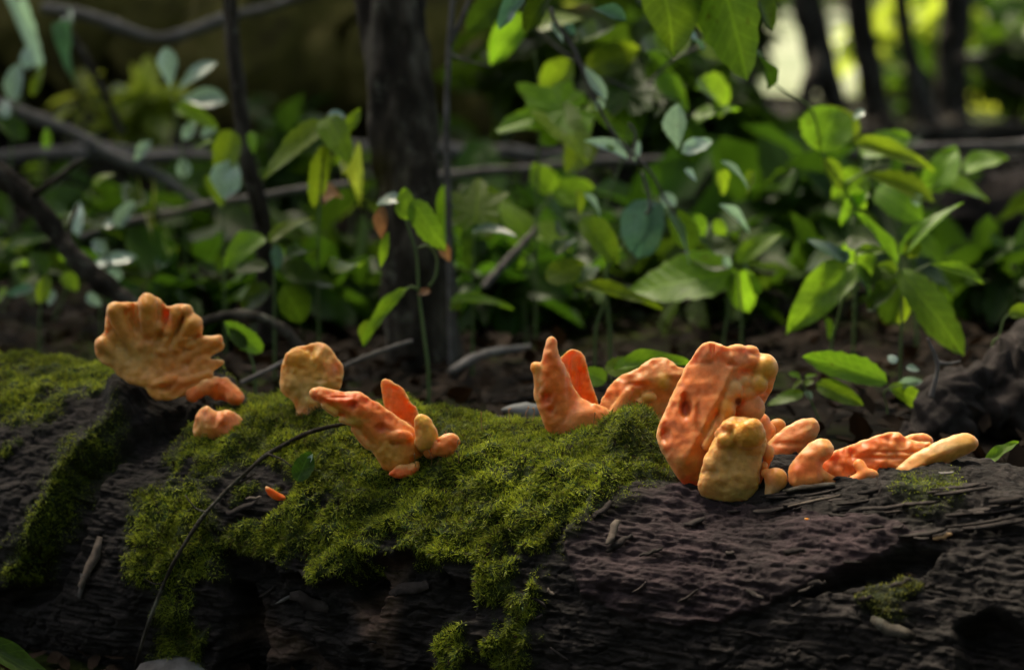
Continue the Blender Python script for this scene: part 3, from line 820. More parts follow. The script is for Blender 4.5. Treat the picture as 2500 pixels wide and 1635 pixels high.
fungus('front_lobe', rt, ZA, DB, [
    ('S', [(1570, 860), (1650, 790), (1720, 752), (1800, 742), (1870, 768), (1930, 840), (1965, 920), (1968, 985), (1930, 1060), (1925, 1150), (1940, 1235), (1900, 1310), (1860, 1400), (1700, 1420), (1540, 1400), (1440, 1330), (1440, 1250), (1470, 1150), (1480, 1080), (1535, 1000), (1560, 920)], 78, dict(y=0, bow=-0.12, cap=110, thin=0.6, az=0.05, ruf=14, rim=0)),
    ('E', 1830, 880, -105, 132, 112, 95), ('E', 1655, 930, -70, 78, 66, 62), ('E', 1690, 830, -50, 80, 50, 60), ('E', 1540, 1270, -50, 80, 90, 50), ('E', 1830, 1210, -50, 90, 130, 50), ('E', 1600, 1090, -45, 60, 80, 45), ('E', 1700, 1330, -45, 110, 70, 45)],
    [(1810, 880, 170, 140, (0.70, 0.36, 0.06), 0.95), (1650, 935, 70, 70, YEL, 0.85), (1700, 1200, 250, 220, (0.66, 0.40, 0.155), 0.7), (1890, 1150, 60, 90, (0.76, 0.36, 0.11), 0.7), (1800, 1350, 200, 60, (0.46, 0.36, 0.15), 0.7), (1580, 830, 60, 60, PINK, 0.6), (1940, 1150, 22, 140, CREAM, 0.8)],
    (0.74, 0.40, 0.16), k=26, pits=[(1700, 1070, 40, 50, 14), (1870, 1050, 70, 26, 18), (1560, 1170, 30, 50, 12), (1640, 1290, 60, 30, 12)], rough=(12, 12, 6), step=9.5)
for x, y, rx, ry, d, c in ((1985, 1035, 46, 66, 10, ORANGE), (1955, 1135, 30, 40, 0, ORANGE)):
    fungus('bud', rt, ZA, DB, [('E', x, y, d, rx, ry, 50), ('C', (x, y + ry * .5, d, rx * .7), (x - 40, y + ry + 90, d + 20, rx * .6))], [(x + 10, y, 60, 60, (0.80, 0.36, 0.14), 0.7), (x + 40, y, 20, 90, YEL, 0.6)], c, rough=(3, 1, 1), step=8)
fungus('bud', rt, ZA, depth_at(1890, 1185), [('E', 2045, 1235, 0, 92, 92, 85), ('C', (2040, 1260, 0, 75), (1990, 1420, 10, 45)), ('E', 1975, 1190, 0, 50, 40, 45)],
       [(2090, 1230, 70, 90, (0.78, 0.38, 0.10), 0.9), (2030, 1340, 110, 70, (0.74, 0.50, 0.30), 0.8)], (0.80, 0.31, 0.11), pits=[(2000, 1165, 20, 30, 15)], rough=(3, 1, 1.2), step=8)

# C: elongated lobes behind
rt = fung_root(1905, 1120, 'orange shelf fungus of blunt finger lobes tucked right behind the largest one')
DC = depth_at(1905, 1115) + 0.015
fungus('lobe', rt, ZA, DC, [('S', [(1950, 1000), (2030, 900), (2110, 835), (2210, 785), (2320, 755), (2378, 790), (2392, 860), (2330, 955), (2240, 1040), (2160, 1120), (2100, 1280), (1930, 1280), (1930, 1100)], 56, dict(bow=-0.3, cap=90, az=0.15, thin=0.6, frill=10))],
       [(2200, 900, 240, 120, (0.80, 0.33, 0.14), 0.8), (2340, 830, 80, 80, (0.76, 0.44, 0.20), 0.8), (2120, 1080, 150, 100, PINK, 0.7)], ORANGE, pits=[(2130, 960, 110, 22, 12)], rough=(5, 3, 2), step=10)
fungus('lobe', rt, ZA, DC + 0.012, [('E', 1930, 800, 0, 75, 78, 60), ('C', (1940, 800, 0, 62), (2000, 1100, 0, 70)), ('E', 1990, 850, -10, 55, 60, 50)], [(1930, 770, 80, 70, (0.80, 0.33, 0.14), 0.8)], (0.8, 0.34, 0.15), rough=(5, 3, 2), step=9)
fungus('lobe', rt, ZA, DC + 0.02, [('E', 2055, 815, 0, 68, 52, 50), ('C', (2050, 830, 0, 50), (2050, 1100, 0, 60))], [(2060, 800, 80, 60, TAN, 0.9)], (0.74, 0.40, 0.18), rough=(4, 2, 2), step=9)

# D: bright fan with a tan finger
rt = fung_root(2100, 1160, 'bright orange fan fungus with thick tan finger, half hidden behind splintered bark ledge')
DD = depth_at(2110, 1160) + 0.012
fungus('fan', rt, ZD, DD, [('S', [(600, 800), (680, 770), (760, 730), (805, 678), (950, 632), (1050, 595), (1200, 545), (1330, 515), (1400, 555), (1500, 610), (1640, 600), (1560, 690), (1450, 790), (1400, 900), (1350, 1040), (900, 1050), (650, 960)], 34, dict(y=10, az=0.35, ax=-0.05, thin=0.5, tw=60, ruf=22))],
       [(1100, 750, 420, 230, (0.84, 0.19, 0.045), 0.95), (1400, 680, 260, 120, (0.82, 0.30, 0.11), 0.8), (820, 700, 90, 70, RED, 0.7), (1330, 540, 60, 40, (0.84, 0.28, 0.09), 0.7)], (0.82, 0.25, 0.07),
       pits=[(950, 690, 16, 70, 18), (900, 650, 14, 40, 14), (1250, 740, 300, 16, 10), (1350, 690, 250, 14, 10)], rough=(6, 4, 2), step=10)
fungus('back_lobe', rt, ZD, DD + 0.03, [('S', [(1300, 600), (1420, 545), (1530, 530), (1600, 545), (1635, 600), (1600, 700), (1400, 800), (1250, 800)], 34, dict(az=0.2)), ('C', (1400, 700, 0, 60), (1300, 950, -60, 70))], [(1540, 540, 120, 40, PINK, 0.8)], (0.82, 0.33, 0.13), rough=(4, 2, 1.5), step=11)
fungus('finger_lobe', rt, ZD, DD - 0.004, [('S', [(1200, 900), (1330, 800), (1450, 715), (1570, 645), (1700, 585), (1850, 533), (1945, 533), (2005, 590), (2008, 645), (1950, 700), (1800, 755), (1640, 820), (1500, 900), (1420, 1020), (1180, 1020)], 66, dict(bow=-0.35, cap=80, az=0.1, thin=0.7, frill=6))],
       [(1880, 640, 170, 110, (0.62, 0.36, 0.11), 0.9), (1650, 780, 200, 90, (0.60, 0.33, 0.09), 0.85), (1450, 850, 130, 120, (0.78, 0.32, 0.11), 0.7), (1650, 640, 200, 50, CREAM, 0.5)], (0.70, 0.38, 0.14), rough=(5, 2, 1.5), step=11)
fungus('lobe', rt, ZD, DD - 0.006, [('S', [(405, 830), (470, 750), (555, 655), (635, 592), (715, 570), (785, 605), (812, 680), (770, 745), (700, 790), (720, 900), (640, 1010), (420, 980)], 46, dict(bow=-0.25, cap=80, az=0.3, thin=0.5, tw=70)), ('C', (640, 850, -20, 50), (780, 930, -20, 46))],
       [(730, 640, 90, 80, (0.80, 0.40, 0.17), 0.8), (560, 830, 200, 60, RED, 0.7)], (0.82, 0.29, 0.10), rough=(5, 3, 1.5), step=10)
fungus('bud', rt, ZD, DD - 0.012, [('E', 1090, 880, 0, 85, 52, 44), ('C', (1060, 880, 0, 46), (960, 960, 20, 70)), ('C', (1060, 880, 0, 46), (1020, 800, 60, 50))], [(1130, 890, 60, 40, CREAM, 0.8)], (0.82, 0.30, 0.10), rough=(3, 1, 1), step=9)

# E: cup with a finger, and the broad wing
rt = fung_root(1370, 1055, 'orange cup fungus with a raised thumb tip and a broad wing, behind the mossy hummock')
DE = depth_at(1370, 1062) + 0.01
fungus('cup', rt, ZA, DE, [
    ('S', [(185, 640), (205, 520), (215, 400), (228, 300), (250, 210), (270, 140), (308, 122), (345, 155), (352, 240), (385, 310), (430, 400), (470, 520), (520, 590), (600, 640), (660, 640), (760, 700), (800, 800), (720, 900), (640, 960), (400, 960), (260, 860), (225, 770)], 54, dict(y=0, bow=-0.2, cap=90, thin=0.55, tw=60, ruf=12, ch=1)),
    ('E', 306, 178, 0, 44, 52, 40), ('E', 188, 372, 10, 48, 48, 45), ('C', (200, 420, 10, 36), (210, 600, 10, 40)), ('E', 560, 800, -50, 160, 130, 60)],
    [(310, 400, 120, 330, (0.82, 0.23, 0.06), 0.9), (300, 180, 60, 80, (0.82, 0.36, 0.17), 0.8), (190, 370, 55, 55, YEL, 0.9), (200, 520, 40, 90, OCHRE, 0.7), (500, 800, 300, 130, (0.82, 0.33, 0.15), 0.85), (280, 620, 80, 90, DEEP, 0.5)],
    (0.82, 0.26, 0.08), pits=[(270, 610, 36, 46, 40), (300, 700, 28, 30, 30), (480, 560, 90, 120, 30), (430, 420, 20, 120, 22)], rough=(6, 5, 2.4), step=9.5)
fungus('back_wall', rt, ZA, DE + 0.03, [
    ('S', [(350, 320), (400, 262), (440, 235), (490, 222), (550, 262), (575, 330), (600, 390), (612, 480), (645, 560), (680, 650), (720, 780), (600, 900), (400, 900), (350, 600)], 34, dict(bow=0.35, cap=80, thin=0.6, ruf=10, ch=1, frill=24)), ('C', (500, 800, -40, 90), (480, 920, -60, 90))],
    [(480, 280, 110, 90, PINK, 0.9), (520, 500, 90, 220, (0.84, 0.22, 0.055), 0.9)], (0.82, 0.28, 0.09), pits=[(450, 450, 14, 160, 18), (520, 450, 14, 160, 18)], rough=(6, 4, 2), step=9.5)
fungus('wing', rt, ZA, DE + 0.02, [
    ('S', [(640, 700), (730, 550), (830, 428), (900, 420), (1000, 348), (1100, 292), (1150, 285), (1230, 310), (1290, 370), (1360, 390), (1400, 600), (1350, 850), (1150, 950), (900, 960), (700, 960), (600, 930), (640, 850)], 44, dict(frill=26, ridge=[(700, 950), (760, 830), (860, 560), (1000, 470), (1300, 420)], rs=0.4, rmax=200, thin=0.5, tw=90, ruf=12)),
    ('E', 1172, 482, -10, 54, 66, 50), ('E', 1060, 600, -20, 66, 44, 45), ('E', 990, 640, -20, 40, 34, 35), ('E', 1260, 440, 20, 70, 40, 50), ('C', (700, 870, -50, 50), (900, 560, -30, 40))],
    [(780, 520, 130, 110, (0.84, 0.21, 0.055), 0.9), (1080, 380, 260, 80, (0.82, 0.33, 0.14), 0.85), (1000, 500, 70, 40, RED, 0.7), (1172, 482, 60, 70, YEL, 0.95), (1050, 605, 80, 50, YEL, 0.85), (1030, 740, 260, 150, (0.66, 0.42, 0.20), 0.85), (700, 840, 100, 90, (0.82, 0.30, 0.12), 0.8)],
    (0.76, 0.36, 0.16), pits=[(960, 500, 60, 20, 26), (760, 780, 20, 60, 20)], rough=(7, 5, 3), step=10)

# F: tongue, back lobe, yellow lobe, knob
rt = fung_root(985, 1110, 'red orange shelf fungus stretching a long tongue sideways over bright moss')
DF = depth_at(990, 1115)
fungus('tongue', rt, ZF, DF, [
    ('S', [(405, 650), (440, 590), (520, 560), (620, 585), (750, 600), (880, 598), (960, 640), (1050, 700), (1180, 790), (1280, 880), (1400, 930), (1480, 1050), (1510, 1180), (1440, 1330), (1380, 1400), (1150, 1400), (1050, 1230), (950, 1090), (860, 960), (740, 880), (600, 790), (500, 720)], 70, dict(bow=-0.3, cap=100, ax=-0.02, thin=0.45, tw=110, ruf=14)),
    ('C', (560, 740, -40, 40), (660, 810, -40, 38)), ('C', (720, 870, -30, 34), (900, 905, -40, 44)), ('C', (850, 960, 10, 46), (980, 1100, 10, 60)), ('E', 1270, 1030, -90, 130, 70, 60), ('E', 460, 620, -20, 50, 48, 40)],
    [(800, 690, 420, 110, (0.80, 0.17, 0.045), 0.95), (1150, 880, 220, 110, (0.80, 0.19, 0.05), 0.85), (600, 770, 110, 55, YEL, 0.95), (800, 885, 130, 45, (0.70, 0.44, 0.13), 0.95), (450, 610, 70, 70, PINK, 0.8), (870, 960, 60, 80, OCHRE, 0.85), (1150, 1180, 200, 140, (0.66, 0.36, 0.10), 0.9), (830, 720, 60, 50, DEEP, 0.7), (1090, 960, 70, 50, DEEP, 0.6), (1300, 1050, 120, 60, (0.82, 0.26, 0.08), 0.7)],
    (0.76, 0.27, 0.07), pits=[(835, 730, 44, 36, 30), (1100, 950, 50, 40, 26), (700, 660, 110, 14, 16), (1220, 1100, 40, 20, 20)], rough=(7, 6, 3), step=11)
fungus('back_lobe', rt, ZF, DF + 0.035, [('S', [(1072, 520), (1110, 485), (1160, 478), (1215, 530), (1300, 565), (1340, 640), (1380, 720), (1430, 755), (1455, 820), (1440, 1000), (1300, 1050), (1200, 950), (1130, 800), (1105, 680)], 26, dict(bow=0.25, cap=90, thin=0.6, ruf=12, ch=1, frill=24)), ('C', (1330, 950, -40, 60), (1300, 1250, -90, 80))],
    [(1130, 560, 90, 100, (0.80, 0.36, 0.15), 0.8), (1330, 820, 110, 160, (0.84, 0.19, 0.045), 0.9)], (0.82, 0.27, 0.09), pits=[(1200, 700, 12, 160, 14)], rough=(6, 4, 2), step=11)
fungus('yellow_lobe', rt, ZF, DF - 0.02, [('S', [(1400, 890), (1420, 830), (1490, 808), (1560, 860), (1600, 930), (1645, 1010), (1630, 1100), (1560, 1165), (1470, 1170), (1415, 1110)], 48, dict(bow=-0.3, cap=70, thin=0.6)), ('C', (1500, 1060, 20, 70), (1470, 1120, 190, 90))],
    [(1480, 840, 110, 60, (0.74, 0.50, 0.09), 0.95), (1600, 960, 60, 100, (0.74, 0.46, 0.08), 0.9), (1500, 1100, 120, 90, (0.72, 0.36, 0.11), 0.8)], (0.72, 0.42, 0.11), rough=(5, 3, 2), step=10)
fungus('knob', rt, ZF, DF - 0.02, [('S', [(1560, 1060), (1640, 1035), (1740, 992), (1800, 1005), (1860, 1080), (1810, 1140), (1760, 1210), (1690, 1230), (1560, 1200)], 50, dict(bow=-0.2, thin=0.7)), ('C', (1640, 1130, 0, 60), (1560, 1180, 150, 80)), ('E', 1720, 1150, 0, 80, 90, 60)],
    [(1700, 1030, 80, 50, (0.80, 0.36, 0.14), 0.8), (1760, 1120, 90, 80, (0.80, 0.22, 0.07), 0.8)], (0.80, 0.28, 0.10), pits=[(1640, 1075, 12, 14, 26)], rough=(5, 3, 2), step=10)

# I: single ochre bracket behind the tongue
rt = fung_root(790, 1010, 'ochre rounded shelf fungus standing behind the stretched tongue fungus')
DI = depth_at(780, 1015) + 0.02
fungus('cap', rt, ZF, DI, [('S', [(130, 580), (128, 450), (142, 320), (200, 230), (260, 175), (340, 183), (420, 150), (540, 138), (605, 190), (645, 250), (742, 350), (735, 480), (720, 590), (640, 640), (590, 760), (590, 900), (560, 1010), (330, 1010), (290, 900), (280, 740), (240, 690), (155, 620)], 48, dict(bow=-0.3, cap=140, thin=0.4, tw=140, ruf=18, az=0.1, frill=26)), ('E', 300, 300, -30, 130, 100, 50)],
    [(250, 280, 170, 140, (0.66, 0.34, 0.055), 0.9), (480, 300, 120, 100, (0.68, 0.37, 0.09), 0.8), (660, 380, 110, 90, (0.76, 0.26, 0.10), 0.8), (380, 600, 260, 130, (0.60, 0.44, 0.20), 0.8), (430, 820, 180, 80, (0.72, 0.30, 0.15), 0.8), (560, 160, 80, 40, PINK, 0.7)],
    (0.66, 0.38, 0.12), pits=[(430, 250, 20, 44, 24), (520, 500, 60, 20, 14)], rough=(9, 6, 3), step=12)

# J: rosette with many lobes, and the small pink-orange lobe at its foot
rt = fung_root(420, 955, 'large tan orange rosette fungus with scalloped lobes on the bark lip')
DJ = depth_at(420, 955) + 0.005
fungus('rosette', rt, ZJ, DJ, [
    ('S', [(172, 545), (215, 490), (258, 430), (255, 360), (272, 290), (270, 250), (330, 200), (420, 182), (520, 205), (545, 170), (610, 130), (690, 150), (740, 210), (770, 235), (850, 215), (920, 215), (980, 250), (1000, 300), (1050, 340), (1075, 420), (1050, 475), (1120, 470), (1190, 468), (1250, 530), (1240, 580), (1170, 620), (1110, 665), (1230, 660), (1255, 690), (1190, 740), (1150, 780), (1170, 810), (1000, 900), (870, 1010), (660, 1010), (590, 890), (400, 835), (330, 760), (230, 690), (178, 600)], 52, dict(bow=0.32, cap=190, az=0.12, thin=0.5, tw=130, ruf=14, ch=2)),
    ('E', 615, 200, -20, 78, 88, 60), ('E', 370, 240, -20, 95, 50, 50), ('E', 850, 270, -20, 56, 56, 50), ('E', 990, 370, -30, 80, 80, 56), ('E', 940, 270, -10, 50, 60, 50), ('E', 690, 400, 10, 60, 44, 50), ('E', 560, 560, 20, 50, 36, 40), ('E', 970, 550, -10, 60, 40, 44), ('E', 730, 610, 10, 70, 40, 44), ('C', (1050, 520, -20, 40), (1200, 500, -20, 38)), ('C', (1000, 760, -10, 44), (1220, 690, -10, 26)), ('C', (680, 880, -40, 44), (830, 830, -40, 40)), ('C', (900, 860, -40, 44), (1120, 790, -40, 34)), ('E', 220, 540, -10, 40, 50, 40), ('C', (560, 760, 60, 50), (350, 270, -25, 72)), ('C', (620, 700, 60, 50), (612, 230, -35, 74)), ('C', (700, 700, 60, 44), (850, 290, -30, 52)), ('C', (740, 700, 60, 44), (990, 380, -40, 70)), ('C', (780, 740, 50, 44), (1170, 520, -30, 44)), ('C', (520, 800, 60, 50), (240, 540, -20, 60))],
    [(370, 240, 130, 80, (0.64, 0.32, 0.07), 0.9), (620, 190, 100, 110, (0.64, 0.30, 0.055), 0.9), (850, 270, 60, 70, (0.64, 0.33, 0.08), 0.85), (990, 370, 90, 100, (0.62, 0.31, 0.07), 0.85), (770, 340, 60, 80, (0.74, 0.20, 0.07), 0.85), (600, 520, 60, 50, (0.74, 0.24, 0.11), 0.7), (450, 650, 300, 160, (0.58, 0.38, 0.15), 0.85), (900, 700, 260, 130, (0.72, 0.31, 0.11), 0.85), (900, 890, 170, 70, (0.74, 0.26, 0.09), 0.8), (690, 390, 70, 50, (0.70, 0.40, 0.17), 0.8)],
    (0.68, 0.34, 0.11), pits=[(770, 340, 40, 70, 40), (620, 500, 40, 34, 24), (700, 480, 70, 24, 24), (870, 420, 30, 80, 26), (900, 350, 24, 60, 20), (880, 560, 26, 30, 20), (750, 900, 60, 26, 30), (490, 300, 20, 110, 30), (740, 250, 18, 80, 30), (1000, 480, 90, 16, 24)], rough=(8, 6, 3), step=11, k=16)
fungus('side_lobe', rt, ZJ, DJ - 0.012, [('S', [(1040, 860), (1130, 815), (1240, 795), (1310, 855), (1405, 945), (1420, 1005), (1350, 1045), (1270, 1030), (1180, 1000), (1070, 960)], 50, dict(ridge=[(1080, 900), (1200, 850), (1300, 930), (1360, 1020)], rs=0.6, rmax=90, thin=0.5, tw=60, ruf=20, wob=14)), ('E', 1310, 985, -20, 50, 44, 40), ('E', 1110, 870, -10, 60, 42, 40), ('C', (1100, 900, 0, 50), (980, 960, 40, 60))],
    [(1250, 870, 110, 70, (0.82, 0.24, 0.09), 0.9), (1100, 860, 70, 50, (0.78, 0.38, 0.18), 0.8), (1310, 980, 50, 40, PINK, 0.7)], (0.82, 0.25, 0.09), rough=(12, 9, 4), step=11)

# K: crumpled pink-orange lump on the log's flank
rt = fung_root(535, 1060, 'small crumpled pinkish orange fungus lump below the rosette')
DK = depth_at(535, 1060)
fungus('lump', rt, ZJ, DK, [('S', [(962, 1220), (1005, 1110), (1100, 1050), (1150, 1095), (1200, 1110), (1270, 1070), (1370, 1120), (1405, 1200), (1465, 1290), (1425, 1355), (1310, 1415), (1180, 1395), (1050, 1350), (975, 1290)], 75, dict(ridge=[(1110, 1060), (1180, 1250), (1270, 1090), (1330, 1380)], rs=0.55, rmax=150, thin=0.6, tw=90, ruf=20, y=-20)), ('C', (1200, 1260, 20, 100), (1220, 1300, 110, 110))],
    [(1270, 1250, 200, 160, (0.82, 0.26, 0.11), 0.85), (1050, 1230, 120, 110, (0.74, 0.38, 0.13), 0.85), (1100, 1100, 120, 60, PINK, 0.8), (1390, 1190, 60, 110, PINK, 0.85)], (0.82, 0.33, 0.16), rough=(10, 8, 3), step=11)

# loose chips of fungus
def chip_obj(px, py, frame, poly, t, col, paint, label, az=0.0):
    e = empty('fungus_chip', log_surface(px, py)); tag(e, label, 'mushroom piece')
    fungus('flake', e, frame, depth_at(px, py) - 0.004, [('S', poly, t, dict(az=az, bow=-0.2, cap=30, thin=0.7))], paint, col, rough=(3, 2, 1.5), step=6.5)
chip_obj(985, 1158, ZF, [(1150, 1395), (1210, 1340), (1270, 1283), (1340, 1300), (1440, 1258), (1462, 1290), (1452, 1360), (1400, 1400), (1300, 1430), (1230, 1430)], 40, (0.80, 0.17, 0.05), [(1300, 1310, 160, 36, (0.80, 0.38, 0.14), 0.9)], 'red orange fungus chip lying on moss at the foot of the tongue fungus', 0.3)
chip_obj(676, 1205, ZG, [(522, 362), (560, 372), (640, 415), (682, 448), (620, 456), (570, 448), (535, 405)], 22, (0.82, 0.20, 0.04), [(540, 370, 20, 14, CREAM, 0.7)], 'thin bright orange fungus sliver on bare bark by the long twig')
chip_obj(1965, 1264, (1800, 1100, 2.91), [(465, 480), (490, 468), (520, 480), (525, 494), (490, 496)], 10, (0.74, 0.30, 0.12), [], 'tiny orange fungus crumb on the purplish bark plate')

# ------------------------------------------------------------------ trees, fallen wood
def gz1(x, y): return float(ground_z(np.array([x]), np.array([y]))[0])

def leaf_cloud(center, radii, n, size, seed, shell=0.3, droop=0.4, clumps=0):
    """many small folded leaves spread unevenly through an ellipsoid"""
    g = np.random.default_rng(seed)
    c = np.asarray(center, float); rr = np.asarray(radii, float)
    if clumps:
        cc = g.normal(size=(clumps, 3)); cc /= np.linalg.norm(cc, axis=1)[:, None]; cc *= g.uniform(0.2, 1, (clumps, 1)) ** 0.5
        k = g.integers(0, clumps, n)
        p = cc[k] + g.normal(0, 0.17, (n, 3))
    else:
        p = g.normal(size=(n, 3)); p /= np.linalg.norm(p, axis=1)[:, None]; p *= (g.uniform(shell ** 3, 1, (n, 1))) ** (1 / 3)
    p = c + p * rr
    d = g.normal(size=(n, 3)); d[:, 2] -= droop; d /= np.linalg.norm(d, axis=1)[:, None]
    up = g.normal(0, 0.5, (n, 3)) + np.array((0, 0, 1.0))
    s = np.cross(d, up); s /= np.linalg.norm(s, axis=1)[:, None] + 1e-9
    nn = np.cross(s, d)
    L_ = (size * g.uniform(0.6, 1.3, n))[:, None]; w = L_ * g.uniform(0.2, 0.32, (n, 1))
    v = np.stack([p, p + d * L_ * 0.35 + s * w + nn * w * .3, p + d * L_ * 0.75 + s * w * .8 + nn * w * .2, p + d * L_ - nn * L_ * .12, p + d * L_ * 0.75 - s * w * .8 + nn * w * .2, p + d * L_ * 0.35 - s * w + nn * w * .3], 1).reshape(-1, 3)
    k = np.arange(n)[:, None] * 6
    f = np.vstack([k + np.array([[0, 1, 2, 3]]), k + np.array([[0, 3, 4, 5]])])
    return v, f

def tree(name, label, pts, rad, crown, group=None, mat='bark', limbs=(), rough=0.16, rings=70, sides=26, cmat='canopy', seed=1):
    pts = np.asarray(pts, float)
    e = empty(name, pts[0]); tag(e, label, 'tree', group)
    path = spline(pts, rings); rr = np.interp(np.linspace(0, 1, rings), np.linspace(0, 1, len(rad)), rad)
    v, f = tube(path, rr, sides, rough, 40, seed)
    obj_at('trunk', v, f, M[mat], e)
    for lp, lr in limbs:
        lp = spline(np.asarray(lp, float), 24)
        v, f = tube(lp, np.linspace(lr, lr * 0.4, 24), 9, 0.12, 60, seed + 3)
        obj_at('limb', v, f, M[mat], e)
    if crown:
        c, r_, n_, s_ = crown
        top = pts[-1]
        for k in range(4):                                # limbs into the crown
            tgt = np.array(c) + np.array(r_) * np.array((math.cos(k * 1.7 + seed), math.sin(k * 1.7 + seed), 0.3)) * 0.7
            lp = spline([top - (0, 0, .3), top * .5 + tgt * .5 + (0, 0, .2), tgt], 10)
            v, f = tube(lp, np.linspace(rad[-1] * .7, .01, 10), 7)
            obj_at('limb', v, f, M[mat], e)
        v, f = leaf_cloud(c, r_, n_, s_, seed + 40, clumps=int(40 + n_ / 60))
        o = obj_at('crown', v, f, M[cmat], e, smooth=False)
    return e

def gp(px, d):
    """point on the ground straight below the photo column px at camera distance d"""
    p = P(px, 700, d); return np.array((p[0], p[1], gz1(p[0], p[1]) - 0.03))

tree('tree', 'dark rough-barked tree trunk rising right behind the fallen log', [gp(1052, 3.4), P(1045, 880, 3.4), P(1010, 600, 3.4), P(985, 300, 3.42), P(955, 0, 3.45), P(935, -400, 3.5), P(930, -1500, 3.6), P(960, -6000, 3.9)],
     [0.062, 0.054, 0.048, 0.046, 0.046, 0.045, 0.04, 0.03], ((0.9, 3.5, 4.9), (1.2, 1.2, 0.7), 600, 0.2), rough=0.22, rings=150, sides=40, seed=2)
tree('sapling', 'slim dark sapling with paired stems left of the thick trunk', [gp(650, 3.6), P(640, 560, 3.6), P(605, 400, 3.6), P(578, 200, 3.62), P(562, 0, 3.65), P(550, -500, 3.7), P(560, -2500, 3.8)],
     [0.016, 0.013, 0.012, 0.011, 0.011, 0.010, 0.006], ((-1.4, 4.0, 2.9), (0.9, 0.9, 0.6), 700, 0.14),
     limbs=[([P(632, 540, 3.57), P(590, 330, 3.57), P(566, 120, 3.6), P(558, -60, 3.62)], 0.008)], seed=5)
tree('sapling', 'pencil-thin pale sapling stem standing just right of the thick trunk', [gp(1105, 3.3), P(1095, 520, 3.3), P(1090, 300, 3.3), P(1098, 100, 3.3), P(1110, -100, 3.3), P(1140, -900, 3.35)],
     [0.005, 0.0045, 0.004, 0.004, 0.004, 0.003], ((0.1, 3.4, 1.75), (0.4, 0.4, 0.25), 160, 0.09), mat='twig', limbs=[([P(1092, 130, 3.3), P(1130, 145, 3.3), P(1200, 165, 3.3)], 0.003), ([P(1096, 110, 3.3), P(1130, 40, 3.3), P(1160, -40, 3.3)], 0.005)], seed=8)
GR = 'slender trunks at the edge of the clearing'
D9 = 9.4
tree('tree', 'dark forked trunk against the bright clearing', [gp(2065, D9), P(2050, 280, D9), P(2010, 170, D9), P(1985, 60, D9), P(1965, -60, D9), P(1950, -800, D9), P(1960, -2200, D9), P(2000, -4600, D9)],
     [0.055, 0.045, 0.062, 0.062, 0.06, 0.05, 0.03], ((2.8, 9.4, 6.4), (2.2, 2.0, 1.5), 2200, 0.26), GR, limbs=[([P(1998, 150, D9 - .1), P(1975, 210, D9 - .2), P(1962, 270, D9 - .2), P(1960, 330, D9 - .2)], 0.042)], seed=11)
tree('tree', 'grey straight trunk beside the forked trunk', [gp(2155, D9 + .4), P(2145, 290, D9 + .4), P(2125, 180, D9 + .4), P(2095, 0, D9 + .4), P(2060, -600, D9 + .4), P(2040, -2000, D9 + .4)],
     [0.07, 0.058, 0.055, 0.055, 0.05, 0.03], ((0.9, 8.6, 5.3), (2.8, 2.2, 1.2), 3800, 0.24), GR, seed=13)  # unseen crown placed off its trunk to shade the background
tree('tree', 'narrow leaning trunk between the grey trunk and the broad dark trunk', [gp(2275, D9 - .2), P(2255, 280, D9 - .2), P(2230, 170, D9 - .2), P(2200, 0, D9 - .2), P(2150, -600, D9 - .2), P(2150, -1500, D9 - .2)],
     [0.065, 0.05, 0.033, 0.03, 0.03, 0.02], ((3.3, 8.8, 4.6), (1.2, 1.2, .9), 900, 0.2), GR, seed=17)
tree('tree', 'broad dark trunk at the right edge of the trunk group by the clearing', [gp(2330, D9 + .2), P(2325, 280, D9 + .2), P(2325, 120, D9 + .2), P(2335, 0, D9 + .2), P(2340, -700, D9 + .2), P(2320, -2200, D9 + .2)],
     [0.085, 0.062, 0.06, 0.06, 0.055, 0.03], ((4.8, 10.0, 5.4), (2.0, 1.8, 1.4), 1800, 0.22), GR, limbs=[([P(2340, 150, D9), P(2400, 140, D9), P(2460, 112, D9), P(2540, 130, D9)], 0.02), ([P(2345, 140, D9), P(2410, 175, D9), P(2480, 215, D9), P(2560, 250, D9)], 0.022)], seed=19)
tree('sapling', 'short crooked dark stem leaning before the bright gap', [gp(1925, 7.5), P(1905, 345, 7.5), P(1870, 290, 7.5), P(1840, 230, 7.5), P(1815, 160, 7.5), P(1790, 60, 7.5), P(1760, -300, 7.5)],
     [0.05, 0.042, 0.034, 0.03, 0.022, 0.018, 0.01], ((1.0, 7.4, 1.75), (0.6, 0.6, 0.35), 260, 0.13), GR, seed=23)

